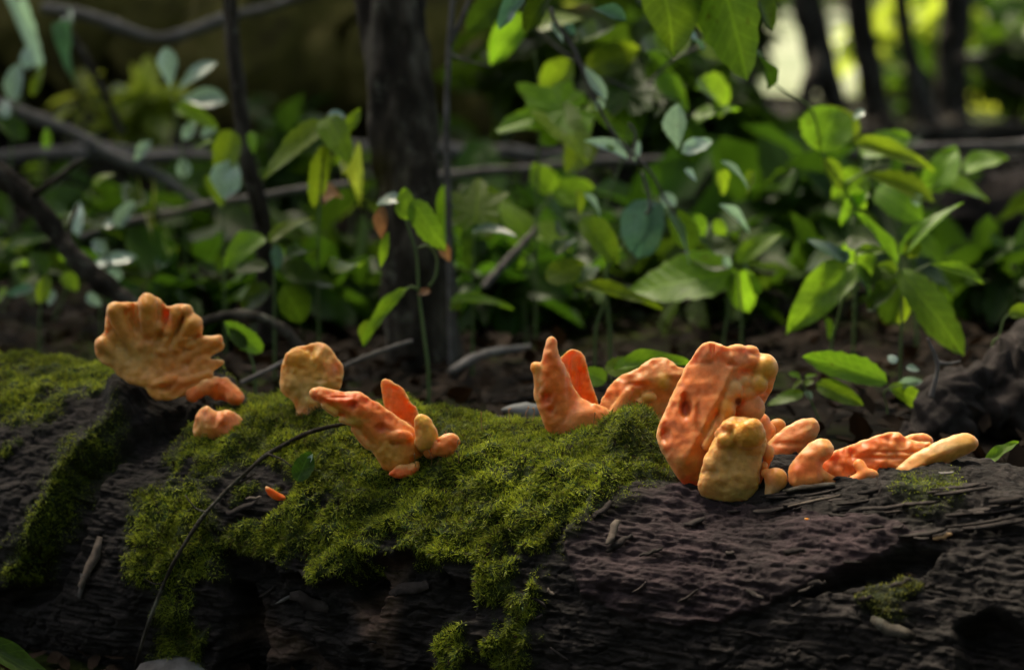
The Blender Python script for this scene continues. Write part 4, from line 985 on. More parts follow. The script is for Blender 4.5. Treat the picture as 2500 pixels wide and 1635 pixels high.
# unseen trees added to block sky and sun around the log
GO = 'unseen trees added to shade the spot'
for k, (x, y, hgt, cr, rz, n_) in enumerate(((-5.2, 3.0, 5.0, 2.0, 1.8, 2000), (4.4, 1.6, 4.6, 2.4, 2.4, 3000), (-3.2, -3.0, 3.6, 2.6, 3.2, 5200), (2.6, -3.4, 3.6, 2.8, 3.2, 5600), (-6.2, 8.5, 6.2, 3.0, 2.4, 3000), (-2.6, 10.5, 6.2, 3.0, 2.2, 3000), (-5.6, 1.0, 4.0, 2.2, 2.6, 2400), (6.0, 5.4, 5.2, 2.4, 2.0, 2400), (6.0, -0.6, 4.0, 2.2, 2.6, 2400), (-0.4, -5.0, 3.4, 2.6, 3.2, 4600), (-3.9, 8.2, 5.2, 2.6, 1.3, 3600), (4.2, 7.4, 5.0, 2.0, 1.2, 2200))):
    z = gz1(x, y)
    tree('tree', ('added unseen shade tree with a spreading crown left of the log', 'added unseen shade tree with a spreading crown right of the log', 'added unseen tree with low light-blocking crown behind the viewpoint to the left', 'added unseen tree with low light-blocking crown behind the viewpoint to the right', 'added unseen tall shade tree on the bank left of the big mossy log', 'added unseen tall shade tree on the bank behind the big mossy log', 'added unseen low-crowned shade tree far left of the log', 'added unseen shade tree right of the undergrowth', 'added unseen low-crowned shade tree far right of the log', 'added unseen wide light-blocking tree well behind the viewpoint', 'added unseen tree shading the bank at the mossy log', 'added unseen tree shading the undergrowth behind the rotten log')[k],
         [(x, y, z - .05), (x + .05, y, z + 1), (x - .05, y + .1, hgt * .55), (x, y, hgt * .8)], [0.16, 0.12, 0.10, 0.07], ((x * .93, y, hgt), (cr, cr, rz), n_, 0.24), GO, seed=31 + k, rings=40, sides=14)

def branch(label, pts, rad, mat='twig', name='fallen_branch', sides=9, rough=0.14, n=40, subs=(), cat='branch', freq=60, group=None):
    pts = [np.asarray(p, float) for p in pts]
    path = spline(pts, n)
    path = path + 0.55 * np.mean(rad) * np.stack([perlin(path * 9 + 1), perlin(path * 9 + 5), perlin(path * 9 + 9)], 1)
    rr = np.interp(np.linspace(0, 1, n), np.linspace(0, 1, len(rad)), rad)
    rr = rr * (1 + 0.3 * fbm(np.stack([np.linspace(0, n / 6.0, n), 0 * rr + pts[0][0] * 5, 0 * rr], 1), 2))
    v, f = tube(path, rr, sides, rough, freq, float(pts[0][0]))
    if subs:
        e = empty(name, pts[0]); tag(e, label, cat, group)
        obj_at('stem', v, f, M[mat], e)
        for sp, sr in subs:
            sp = spline(sp, 14)
            v, f = tube(sp, np.linspace(sr, sr * .5, 14), 7, rough, freq, 2.0)
            obj_at('side_twig', v, f, M[mat], e)
        return e
    o = obj_at(name, v, f, M[mat], None, origin=pts[0]); tag(o, label, cat, group)
    return o

branch('big fallen log with olive moss, lying on the bank deep in the background', [P(-500, 20, 7.6), P(300, 80, 7.2), P(900, 120, 6.9), P(1450, 165, 6.6)], [0.25, 0.25, 0.22, 0.16], 'mossylog', 'mossy_log', 40, 0.12, 120, cat='log', freq=14)
branch('dark rotten log with mossy top lying behind the undergrowth, right of the leafy seedlings', [P(1950, 640, 5.0), P(2150, 600, 4.9), P(2450, 560, 4.8), P(2900, 500, 4.7)], [0.06, 0.085, 0.095, 0.10], 'darkwood', 'rotten_log', 44, 0.35, 110, cat='log', freq=26)
branch('dark decayed log stub close behind the bright orange fan fungus', [P(2180, 1090, 2.8), P(2280, 1050, 2.82), P(2380, 985, 2.85), P(2520, 920, 2.9), P(2800, 850, 3.0)], [0.012, 0.035, 0.05, 0.066, 0.08], 'darkwood', 'log_stub', 60, 0.42, 110, cat='log', freq=34)
branch('thick dark branch leaning down to the ground behind the rosette fungus', [P(-150, 300, 3.3), P(0, 430, 3.3), P(130, 560, 3.3), P(230, 675, 3.3), P(330, 760, 3.3), P(400, 860, 3.3)], [0.015, 0.015, 0.014, 0.014, 0.014, 0.013], 'bark', rough=0.3, sides=16, n=90, subs=[([P(60, 490, 3.3), P(120, 450, 3.28), P(200, 390, 3.26)], 0.006), ([P(180, 620, 3.3), P(170, 560, 3.32), P(190, 500, 3.34)], 0.004)])
branch('grey fallen pole lying level behind the thick trunk', [P(-200, 395, 5.2), P(230, 372, 5.2), P(430, 380, 5.2), P(900, 366, 5.2), P(1250, 375, 5.2), P(1580, 392, 5.2)], [0.016, 0.017, 0.018, 0.017, 0.016, 0.012], 'greywood', sides=12, n=80)
branch('long thin pole crossing in front of the trunk group and the clearing', [P(1000, 436, 4.4), P(1400, 402, 4.4), P(1800, 382, 4.4), P(2200, 368, 4.4), P(2700, 335, 4.4)], [0.008, 0.008, 0.009, 0.010, 0.012], 'twig', n=80)
branch('dark fallen pole lying at the foot of the trunk group', [P(1700, 352, 7.6), P(2100, 335, 7.6), P(2500, 322, 7.6), P(2800, 315, 7.6)], [0.03, 0.036, 0.036, 0.036], 'bark', n=50)
branch('short bent grey stick in front of the sapling', [P(200, 580, 4.0), P(300, 545, 4.0), P(420, 520, 4.0), P(640, 478, 4.0), P(880, 445, 4.0)], [0.006, 0.007, 0.007, 0.007, 0.006], 'greywood')
branch('grey stick sloping down to the level pole', [P(-80, 235, 4.6), P(60, 280, 4.6), P(180, 330, 4.6), P(260, 375, 4.6), P(400, 440, 4.6), P(500, 500, 4.6)], [0.014, 0.014, 0.013, 0.012, 0.010, 0.008], 'greywood', subs=[([P(230, 360, 4.6), P(150, 430, 4.6), P(70, 490, 4.6)], 0.009), ([P(310, 395, 4.6), P(420, 380, 4.6), P(560, 385, 4.6)], 0.010)])
branch('sagging grey branch forming a wide V under the mossy log', [P(100, 20, 5.0), P(220, 42, 5.0), P(380, 95, 5.0), P(480, 70, 5.0), P(620, 25, 5.0), P(900, -50, 5.0)], [0.011, 0.013, 0.014, 0.013, 0.012, 0.01], 'greywood')
branch('thin dark twig hanging down to the sloping stick', [P(150, 60, 4.8), P(205, 140, 4.8), P(255, 230, 4.8), P(300, 330, 4.8)], [0.009, 0.009, 0.008, 0.008], 'bark')
branch('forked pale dead twig standing on the log stub', [P(2272, 970, 2.72), P(2288, 905, 2.72), P(2284, 870, 2.72), P(2265, 825, 2.72)], [0.0032, 0.0028, 0.0026, 0.0018], 'greywood', 'twig', subs=[([P(2287, 885, 2.72), P(2315, 888, 2.73), P(2345, 882, 2.74)], 0.0026)], cat='twig')
branch('straight violet-grey stick pointing up behind the ochre fungus', [P(840, 895, 3.0), P(900, 870, 3.02), P(1005, 832, 3.06)], [0.0028, 0.0032, 0.0026], 'greywood', 'twig', cat='twig')
branch('short grey stick lying on moss left of the ochre fungus', [P(590, 935, 2.85), P(650, 905, 2.87), P(710, 872, 2.9)], [0.0028, 0.0028, 0.002], 'greywood', 'twig', cat='twig')
branch('curved grey root arching over the litter behind the rosette fungus', [P(480, 790, 3.15), P(560, 765, 3.15), P(650, 780, 3.15), P(720, 830, 3.15), P(760, 900, 3.15)], [0.006, 0.007, 0.007, 0.007, 0.006], 'bark', 'root', cat='root')
branch('dead grey stick lying in the litter behind the cup fungus', [P(1100, 905, 3.1), P(1200, 860, 3.2), P(1290, 850, 3.3)], [0.006, 0.006, 0.004], 'greywood', 'twig', cat='twig')
branch('weathered stick standing among seedlings behind the cup fungus', [P(1180, 700, 3.6), P(1230, 640, 3.62), P(1310, 560, 3.65)], [0.006, 0.006, 0.005], 'greywood', 'twig', cat='twig')

# twigs lying on the log
def on_log(pxs, lift): return [log_surface(x, y, lift) for x, y in pxs]
branch('long thin dark twig draped over the mossy log flank', on_log([(862, 1030), (800, 1042), (740, 1062), (650, 1112), (600, 1155), (560, 1190), (500, 1255), (440, 1345), (400, 1425), (362, 1525), (335, 1615), (320, 1700)], 0.010), [0.0022, 0.0024, 0.0028, 0.0022, 0.0022, 0.0022, 0.002, 0.002, 0.002, 0.002, 0.0018, 0.0018], 'bark', 'twig', 8, 0.25, 90, cat='twig', subs=[(on_log([(655, 1108), (690, 1122), (725, 1150)], 0.009), 0.0013), (on_log([(505, 1250), (478, 1240), (452, 1208)], 0.009), 0.0013), (on_log([(402, 1420), (380, 1425), (352, 1412)], 0.008), 0.0011)])
branch('straight dark twig behind the moss between tongue fungus and cup fungus', [P(1010, 1004, 2.68), P(1080, 1012, 2.66), P(1190, 1018, 2.62), P(1320, 1028, 2.58)], [0.003, 0.0032, 0.0034, 0.0032], 'bark', 'twig', cat='twig')
v, f = tube(spline([P(1225, 1000, 2.72), P(1290, 1004, 2.74), P(1360, 1004, 2.76)], 14), [0.001, .004, .006, .008, .009, .010, .011, .010, .009, .009, .008, .006, .004, .001], 14, 0.15, 30)
tag(obj_at('stone', v, f, M['stone'], None, origin=P(1290, 1010, 2.74)), 'pale grey stone behind the straight dark twig', 'stone')

# pale torn bark strip, chips and splinters of the log (parts of the log)
def flake(px, py, ang, ln, w, th, mat, lift=0.003, name='bark_flake', bend=0.25, tilt=0.0):
    """a ragged bark flake lying on the log; ang in the picture plane, sizes in photo pixels"""
    c = log_surface(px, py, lift)
    v0 = c - AX0; th0 = math.atan2(v0 @ AXN, v0 @ ZV)
    n_ = AXN * math.sin(th0) + ZV * math.cos(th0)
    a = RIGHT * math.cos(ang) + UP * math.sin(ang); a = a - n_ * (a @ n_); a /= np.linalg.norm(a)
    b_ = np.cross(n_, a)
    n_ = n_ * math.cos(tilt) + b_ * math.sin(tilt); b_ = np.cross(n_, a)
    D_ = (c - CAM) @ FWD; s = D_ * K
    g = np.random.default_rng(int(px * 7 + py))
    nseg = 6; vv = []
    for t in np.linspace(-1, 1, nseg):
        ww = w * (0.55 + 0.45 * (1 - t * t)) * g.uniform(.7, 1.1)
        o_ = g.normal(0, .12) * w
        for sy, sz in ((-1, -1), (1, -1), (1, 1), (-1, 1)):
            vv.append(c + s * (a * (t * ln / 2 + g.normal(0, .03) * ln) + b_ * (sy * ww / 2 + o_) + n_ * (sz * th / 2 + bend * ln * .12 * t * t * 2)))
    fs = []
    for t in range(nseg - 1):
        for q in range(4): fs.append((t * 4 + q, t * 4 + (q + 1) % 4, t * 4 + 4 + (q + 1) % 4, t * 4 + 4 + q))
    fs += [(3, 2, 1, 0), tuple((nseg - 1) * 4 + q for q in range(4))]
    return obj_at(name, vv, np.array(fs), M[mat], fallen_log, smooth=False)
g = np.random.default_rng(3)
for k in range(34):                                       # splintered layers below the fan fungus
    x = g.uniform(1935, 2500); y = 1150 + (x - 1935) * 0.085 + g.uniform(0, 1) * (95 if x < 2200 else 130)
    flake(x, y, R(-7) + g.normal(0, .06), g.uniform(60, 220), g.uniform(7, 18), g.uniform(3, 6), 'darkwood', -0.001 + 0.004 * g.random(), 'splinter', 0.1, g.normal(0, .35))
flake(1990, 1222, R(3), 130, 8, 4, 'palewood', 0.009, 'splinter', 0)
flake(1975, 1190, R(-3), 120, 24, 6, 'bark', 0.006, 'splinter', 0)
for (x, y, a, l, w, mt) in ((1497, 1300, 85, 70, 26, 'palewood'), (1470, 1245, 60, 60, 22, 'darkwood'), (1345, 1445, -40, 26, 9, 'palewood'), (2310, 1155, -35, 34, 16, 'greywood'), (1590, 1348, 5, 60, 12, 'darkwood'), (1520, 1320, 20, 60, 16, 'darkwood'),
                            (225, 1370, 68, 130, 30, 'palewood'), (200, 1430, 75, 60, 18, 'twig'), (2300, 1310, 8, 46, 14, 'dry'), (1885, 1245, -5, 90, 16, 'darkwood'), (2180, 1535, -25, 120, 36, 'bark'), (2420, 1490, 25, 110, 18, 'bark'),
                            (600, 1170, 30, 50, 8, 'bark'), (620, 1215, -10, 44, 8, 'palewood'), (590, 1240, 10, 80, 20, 'darkwood'), (1000, 1440, 10, 110, 40, 'darkwood'), (760, 1470, -15, 120, 34, 'darkwood'), (700, 1460, 20, 60, 10, 'twig'), (850, 1395, 60, 50, 26, 'darkwood')):
    flake(x, y, R(a), l, w, 2.5, mt, 0.004)
for k in range(50):                                       # loose bark bits over the bare flank
    x = g.uniform(560, 2450); y = g.uniform(1230, 1620)
    if poly_sd(np.array([x]), np.array([y]), MOSS_MAIN)[0] < 8: continue
    flake(x, y, g.uniform(-.6, .6), g.uniform(18, 60), g.uniform(6, 18), g.uniform(3, 6), 'darkwood', 0.002, 'bark_flake', 0.3, g.normal(0, .5))

# ground in front at the left corner: grey wood lump
v, f = tube(spline([P(330, 1660, 2.55), P(430, 1648, 2.52), P(540, 1660, 2.5)], 12), [.004, .014, .018, .019, .02, .02, .02, .02, .018, .016, .012, .004], 16, 0.3, 60)
tag(obj_at('wood_lump', v, f, M['greywood'], None, origin=P(430, 1660, 2.52)), 'rounded weathered wood lump on the ground before the mossy flank', 'wood')

# ------------------------------------------------------------------ leaves and undergrowth plants
def leaf_blade(kind, var, n=15, mcount=5):
    g = np.random.default_rng(var * 13 + len(kind))
    fold = g.uniform(0.12, 0.4); droop = g.uniform(0.05, 0.3); wav = g.uniform(0.0, 0.035); twist = g.uniform(-.5, .5); tooth = 0.05 if var % 2 else 0.0; skew = g.uniform(-.08, .08)
    if kind == 'maple':
        th = np.linspace(-np.pi, np.pi, 56, endpoint=False)
        r_ = 0.34 + 0.0 * th
        for c, a, w in ((0, .38, .36), (1.0, .30, .30), (-1.0, .30, .30), (2.05, .18, .3), (-2.05, .18, .3)):
            r_ = np.maximum(r_, 0.24 + a * np.exp(-((th - c) / w) ** 2))
        r_ = r_ * (1 - .5 * np.exp(-((np.abs(th) - np.pi) / .25) ** 2)) * (1 + 0.05 * np.sin(th * 17))
        vs_ = [(0.36, 0, 0)]
        for q in (0.5, 1.0):
            for t, rr in zip(th, r_):
                x, y = 0.36 + q * rr * math.cos(t), q * rr * math.sin(t)
                vs_.append((x, y, fold * .4 * abs(y) - droop * 1.2 * (x - .36) ** 2 + wav * math.sin(9 * t) * q))
        f3 = [(0, 1 + k, 1 + (k + 1) % 56) for k in range(56)]
        f4 = [(1 + k, 57 + k, 57 + (k + 1) % 56, 1 + (k + 1) % 56) for k in range(56)]
        return np.array(vs_), [np.array(f3), np.array(f4)]
    xs = np.linspace(0, 1, n); vs_ = []
    for x in xs:
        if kind == 'lance': w = math.sin(math.pi * min(1, x ** 0.8)) ** 0.9
        elif kind == 'round': w = max(0.0, 1 - (2 * x - 1) ** 2) ** 0.5 * (1 if x < .97 else .5)
        elif kind == 'obovate': w = math.sin(math.pi * x ** 1.5) ** 0.8
        else: w = (x ** 0.5) * (1 - x) ** 0.75 * 1.95                # ovate with a drawn-out tip
        for s in np.linspace(-1, 1, mcount):
            y = 0.5 * s * w * (1 + 0.03 * math.sin(19 * x + var) + tooth * (1 if int(x * 14.01) % 2 else -1) * abs(s)) + skew * math.sin(3.1 * x) * w
            z = fold * abs(y) * .9 - droop * x * x + wav * math.sin(12 * x + 3 * s) + twist * y * x
            vs_.append((x, y, z))
    f = [(a * mcount + c, (a + 1) * mcount + c, (a + 1) * mcount + c + 1, a * mcount + c + 1) for a in range(n - 1) for c in range(mcount - 1)]
    return np.array(vs_), [np.array(f)]
_lm = {}
def leaf_mesh(kind, mat, var):
    key = (kind, mat, var)
    if key not in _lm:
        v, f = leaf_blade(kind, var)
        _lm[key] = make_mesh('leaf', v, f, True, M[mat])
    return _lm[key]
_lc = [0]
def leaf_obj(parent, b3, t3, width, kind='ovate', mat='leaf', roll=0.0, face=0.6, name='leaf'):
    """leaf from base b3 to tip t3 (world); face: 1 = faces the camera, 0 = faces up"""
    b3 = np.asarray(b3, float); t3 = np.asarray(t3, float)
    Xv = t3 - b3; L_ = np.linalg.norm(Xv); Xn = Xv / L_
    n0 = -FWD * face + ZV * (1.05 - face)
    Zn = n0 - Xn * (n0 @ Xn); Zn /= np.linalg.norm(Zn) + 1e-9
    Yn = np.cross(Zn, Xn)
    if roll:
        Zn, Yn = Zn * math.cos(roll) + Yn * math.sin(roll), Yn * math.cos(roll) - Zn * math.sin(roll)
    _lc[0] += 1
    o = bpy.data.objects.new(name, leaf_mesh(kind, mat, _lc[0] * 7 % 6))
    COL.objects.link(o); 
    mw = Matrix(((Xn[0] * L_, Yn[0] * width, Zn[0] * L_, b3[0]), (Xn[1] * L_, Yn[1] * width, Zn[1] * L_, b3[1]), (Xn[2] * L_, Yn[2] * width, Zn[2] * L_, b3[2]), (0, 0, 0, 1)))
    if parent is not None:
        o.parent = parent
        mw = Matrix.Translation(-Vector(parent.location)) @ mw
    o.matrix_basis = mw
    return o

FR = {'8': (1800, 450, 2.596), '7': (1800, 0, 3.114), '5': (1100, 0, 2.975), '6': (1200, 400, 3.114), '4': (500, 400, 2.831), '3': (500, 0, 3.114), '1': (0, 0, 3.66), '2': (0, 380, 3.66), '0': (0, 0, 1.0), 'D': (1800, 900, 3.4)}
def fpx(fr, x, y): a = FR[fr]; return a[0] + x / a[2], a[1] + y / a[2]
gl = np.random.default_rng(21)
def plant(name, label, fr, d, stems, leaves, cat='plant', group=None, ground=True, srad=0.0022, smat='stem'):
    """stems: polylines in crop pixels; leaves: (bx,by,tx,ty,w, kind, mat, depth_shift, roll)"""
    sc = FR[fr][2]
    w3 = lambda x, y, dd=0.0: P(*fpx(fr, x, y), d + dd)
    if stems: b0 = w3(*stems[0][0])
    else: b0 = w3(*leaves[0][:2])
    root = np.array(b0)
    if ground: root = np.array((b0[0], b0[1], gz1(b0[0], b0[1]) - 0.01))
    e = empty(name, root); tag(e, label, cat, group)
    for q, st in enumerate(stems):
        pts = [w3(*p) for p in st]
        if ground and q == 0 and pts[0][2] > root[2] + .01: pts = [root] + pts
        n_ = max(10, 6 * len(pts))
        v, f = tube(spline(pts, n_), np.linspace(srad * (1 if q == 0 else .75), srad * .6, n_), 7)
        obj_at('stem', v, f, M[smat], e)
    for lf in leaves:
        bx, by, tx, ty, w = lf[:5]
        kind = lf[5] if len(lf) > 5 else 'ovate'; mt = lf[6] if len(lf) > 6 else 'leaf'
        dd = lf[7] if len(lf) > 7 else 0.0; roll = lf[8] if len(lf) > 8 else gl.normal(0, .2)
        b3 = w3(bx, by, gl.uniform(-.004, .004)); t3 = w3(tx, ty, dd)
        leaf_obj(e, b3, t3, w / sc * d * K, kind, mt, roll)
    return e

plant('seedling', 'tall seedling with long drooping leaf and upright pointed leaf pair above the bright orange fan', '8', 3.05, [[(1035, 1095), (1040, 900), (1046, 640), (1028, 450)], [(1045, 640), (1120, 560), (1220, 505)]],
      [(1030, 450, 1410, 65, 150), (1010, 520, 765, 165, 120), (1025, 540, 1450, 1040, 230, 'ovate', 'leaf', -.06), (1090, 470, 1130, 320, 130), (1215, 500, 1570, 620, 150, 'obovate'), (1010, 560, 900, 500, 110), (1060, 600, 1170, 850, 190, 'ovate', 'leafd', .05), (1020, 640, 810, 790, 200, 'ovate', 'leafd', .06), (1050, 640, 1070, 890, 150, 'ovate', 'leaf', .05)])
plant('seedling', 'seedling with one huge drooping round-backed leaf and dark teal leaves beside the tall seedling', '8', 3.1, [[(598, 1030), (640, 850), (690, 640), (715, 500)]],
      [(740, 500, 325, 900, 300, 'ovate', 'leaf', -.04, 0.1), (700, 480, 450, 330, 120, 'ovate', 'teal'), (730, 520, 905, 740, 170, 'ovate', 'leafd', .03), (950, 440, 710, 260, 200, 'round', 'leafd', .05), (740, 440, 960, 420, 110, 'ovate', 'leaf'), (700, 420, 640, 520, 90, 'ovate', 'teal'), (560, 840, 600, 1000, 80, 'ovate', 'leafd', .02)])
plant('climbing_plant', 'leafy green sprig with a big round leaf over the thin crossing pole', '7', 3.3, [[(900, 1700), (820, 1450), (700, 1250), (640, 1150), (560, 830), (350, 690), (180, 560)], [(820, 1400), (1000, 1290), (1100, 1240)]],
      [(640, 1160, 745, 800, 400, 'round', 'leaf', 0, 0.0), (880, 1080, 1540, 1240, 220), (920, 1310, 1530, 1470, 230, 'obovate'), (650, 1200, 800, 1450, 170), (800, 1390, 990, 1580, 150), (440, 1280, 200, 1400, 120, 'ovate', 'leafd'), (960, 840, 880, 900, 90, 'ovate', 'teal'), (1000, 1470, 760, 1680, 150, 'ovate', 'leaf'), (1340, 1480, 1380, 1570, 90, 'lance', 'pale')], ground=True)
plant('overhanging_sprig', 'spray of large bright backlit leaves hanging from above', '5', 2.95, [[(1500, -420), (1560, -260), (1800, -250), (1950, -260)]],
      [(1480, -420, 1645, 400, 600, 'ovate', 'leaf', -.03, 0.2), (1900, -420, 2160, 545, 540, 'ovate', 'leaf', -.05, -0.15), (1700, -380, 1960, 330, 420, 'ovate', 'leaf', .04), (2150, -100, 2420, 170, 260, 'ovate', 'leafd', .03), (2200, 380, 2390, 590, 240, 'ovate', 'leafd', .05), (760, -120, 480, 220, 200, 'ovate', 'leafd', .02), (560, -100, 340, 215, 190, 'ovate', 'teal', .02), (1020, 60, 1280, 140, 110, 'obovate', 'teal')], ground=False)
plant('vine', 'drooping dark vine twig with small glossy leaves tinted with sky sheen among the bright foliage', '5', 3.15, [[(730, 60), (760, 160), (880, 330), (960, 500), (1080, 780), (1180, 960), (1330, 1120), (1460, 1260), (1560, 1450), (1640, 1560)], [(1330, 1120), (1340, 980), (1300, 900)], [(1420, 1560), (1450, 1480), (1390, 1260)]],
      [(950, 470, 1140, 700, 110, 'obovate', 'pale', -.01), (1070, 720, 1095, 800, 70, 'round', 'pale'), (1290, 1160, 1000, 980, 90, 'lance', 'pale'), (730, 170, 830, 300, 80, 'lance', 'pale'), (830, 180, 910, 260, 70, 'lance', 'teal'), (1650, 1090, 1640, 760, 170, 'obovate', 'pale', -.02, .3), (1680, 1110, 1910, 1000, 150, 'ovate', 'pale', .02, -.3), (1340, 1170, 1370, 1020, 60, 'lance', 'pale'), (1960, 1170, 2200, 1340, 80, 'lance', 'pale'), (1700, 1230, 1800, 1310, 70, 'lance', 'pale'), (1540, 1440, 1640, 1490, 60, 'round', 'pale'), (1180, 1040, 1150, 1100, 70, 'ovate', 'leaf'), (1720, 250, 1860, 340, 140, 'ovate', 'teal', .03)], ground=False, srad=0.003, smat='twig')
plant('maple_seedling', 'maple seedling with broad lobed leaf hanging over the grey pole', '5', 3.5, [[(620, 1700), (640, 1000), (640, 640), (610, 380)], [(1080, 1600), (1250, 1150), (1300, 900)]],
      [(1060, 760, 330, 900, 640, 'maple', 'leaf', -.05, .1), (660, 760, 1000, 1060, 420, 'ovate', 'leaf', -.08, .1), (1250, 860, 1330, 420, 560, 'maple', 'leafd', .1, .1), (1450, 860, 1560, 500, 460, 'maple', 'leafd', .2, -.1), (1780, 640, 2080, 720, 240, 'ovate', 'leaf', .2), (900, 320, 1350, 260, 260, 'ovate', 'leafd', .25), (1400, 380, 1700, 620, 240, 'ovate', 'leafd', .3)])
plant('seedling', 'seedling with round bluish leaf and narrow shiny leaves behind the cup fungus', '6', 3.2, [[(900, 1300), (870, 950), (900, 760), (1180, 400), (1200, 250), (1150, 60)]],
      [(1190, 270, 1130, 690, 340, 'round', 'teal', -.02, .15), (1340, 345, 1560, 770, 100, 'lance', 'pale', .02), (1730, 310, 1970, 515, 90, 'lance', 'pale', .02), (1290, 230, 1400, 310, 110, 'round', 'pale'), (1260, 290, 1320, 400, 70, 'lance', 'teal'), (1370, 340, 1560, 720, 230, 'ovate', 'leafd', .05), (700, 230, 870, 390, 100, 'lance', 'pale', .02), (650, 195, 690, 390, 110, 'ovate', 'leaf')], srad=0.003)
plant('seedling', 'seedling with bright yellow-green leaves fanned low behind the cup fungus', '6', 3.15, [[(790, 1290), (850, 1080), (880, 960), (880, 740)], [(880, 960), (760, 880), (660, 900)]],
      [(690, 410, 970, 760, 260, 'ovate', 'leaf', -.02), (410, 880, 700, 740, 240, 'ovate', 'leaf'), (640, 930, 1300, 1045, 170, 'ovate', 'leaf', -.03), (520, 560, 560, 420, 150, 'ovate', 'leafd', .05), (480, 700, 620, 500, 190, 'ovate', 'leafd', .06), (700, 900, 800, 720, 170, 'ovate', 'leafd', .05), (860, 760, 990, 640, 130, 'ovate', 'leaf')])
plant('seedling', 'seedling with a wide shadowed leaf on a pale stalk behind the largest fungus', '6', 3.3, [[(1760, 1380), (1800, 1100), (1840, 830)]],
      [(1860, 820, 1010, 960, 480, 'ovate', 'leaf', .05, .4), (1850, 800, 1970, 1140, 300, 'ovate', 'leaf', .02, -.2), (1800, 800, 1500, 600, 300, 'ovate', 'leafd', .08), (1770, 700, 1820, 790, 70, 'lance', 'pale')])
plant('seedling', 'small seedling with a twisted pointed bright leaf left of the drooping round-backed leaf', '6', 3.25, [[(1900, 1200), (1880, 900), (1870, 740)]],
      [(1860, 750, 2185, 510, 200, 'ovate', 'leaf', -.02), (1540, 380, 1620, 560, 130, 'ovate', 'leaf'), (1700, 420, 1780, 560, 120, 'ovate', 'leaf'), (1720, 60, 1800, 240, 200, 'ovate', 'leaf', .03), (2000, 60, 1900, 240, 180, 'ovate', 'leaf', .03), (1660, 560, 1900, 480, 170, 'ovate', 'leafd', .05), (1900, 760, 2080, 960, 230, 'ovate', 'leafd', .05)])
plant('seedling', 'tall bare-stalked seedling with drooping browning leaf in front of the thick trunk', '4', 3.0, [[(1545, 1440), (1510, 1150), (1480, 900), (1460, 620), (1385, 380)], [(1475, 580), (1540, 570), (1600, 640), (1600, 760), (1550, 850)], [(1480, 870), (1430, 850), (1390, 870)]],
      [(1400, 390, 1380, 160, 170, 'ovate', 'leaf'), (1430, 250, 1660, 590, 210, 'ovate', 'leaf', -.02), (1620, 540, 1700, 680, 90, 'lance', 'dry'), (1350, 230, 1180, 260, 150, 'ovate', 'teal'), (1230, 290, 1215, 520, 100, 'lance', 'dry'), (1270, 470, 1200, 710, 60, 'lance', 'leaf'), (1400, 860, 1080, 1240, 130, 'ovate', 'leaf', -.02), (1130, 1080, 1100, 1250, 120, 'ovate', 'leaf'), (1470, 900, 1560, 870, 60, 'round', 'dry')], srad=0.0026)
plant('maple_seedling', 'maple seedling with one square lobed leaf right of the browning seedling', '4', 3.3, [[(1850, 1150), (1850, 880), (1862, 480)]],
      [(1860, 480, 1900, 60, 470, 'maple', 'leaf', .05, .1), (1700, 950, 2110, 930, 160, 'ovate', 'leaf', -.03), (1860, 460, 2110, 450, 120, 'ovate', 'teal', -.06), (1760, 1000, 1700, 960, 120, 'ovate', 'leaf'), (1660, 140, 1650, 560, 130, 'ovate', 'leaf', .05), (1700, 440, 1800, 640, 200, 'ovate', 'leaf', .05)])
plant('seedling', 'seedling with arched leaf pair between the sapling and the thick trunk', '3', 3.25, [[(860, 1900), (880, 1500), (900, 1150), (920, 930)]],
      [(900, 930, 415, 1310, 290, 'ovate', 'leaf', -.02), (930, 890, 1090, 1190, 280, 'ovate', 'leaf', -.04), (930, 1100, 790, 1570, 170, 'ovate', 'leaf'), (1100, 1000, 1180, 820, 110, 'lance', 'leaf'), (940, 900, 1060, 860, 160, 'ovate', 'teal'), (1040, 1330, 1200, 1300, 130, 'ovate', 'sunleaf', .3), (900, 1560, 1020, 1360, 150, 'ovate', 'dry', .1)])
plant('seedling', 'low seedling with broad bright leaf in front of the sapling foot', '4', 3.2, [[(480, 1150), (480, 800), (470, 560)]],
      [(420, 510, 120, 660, 230, 'ovate', 'leaf', -.02), (440, 540, 760, 310, 150, 'ovate', 'leaf', .04), (490, 560, 500, 740, 90, 'lance', 'teal'), (440, 700, 200, 740, 160, 'ovate', 'leafd'), (520, 760, 930, 800, 330, 'ovate', 'leafd', .05), (540, 840, 700, 1110, 270, 'ovate', 'leafd', .03), (560, 640, 800, 560, 190, 'ovate', 'leafd', .08), (880, 760, 1120, 600, 240, 'ovate', 'leaf', .1), (460, 860, 240, 1000, 220, 'ovate', 'leafd', .03)])
plant('seedling', 'sprig with open leaves tinted pale with sky sheen left of the sapling', '1', 3.9, [[(1650, 2000), (1640, 1500), (1600, 1200), (1540, 880)]],
      [(1520, 790, 1490, 420, 190, 'obovate', 'pale'), (1590, 810, 1900, 510, 190, 'obovate', 'pale'), (1610, 880, 2025, 900, 220, 'obovate', 'pale'), (1560, 960, 1960, 1100, 260, 'ovate', 'leaf'), (1640, 1250, 1760, 1060, 110, 'lance', 'pale'), (1800, 1220, 1930, 1150, 100, 'lance', 'pale'), (1640, 1600, 1630, 1400, 130, 'lance', 'pale'), (1350, 1260, 1190, 1440, 110, 'lance', 'pale')])
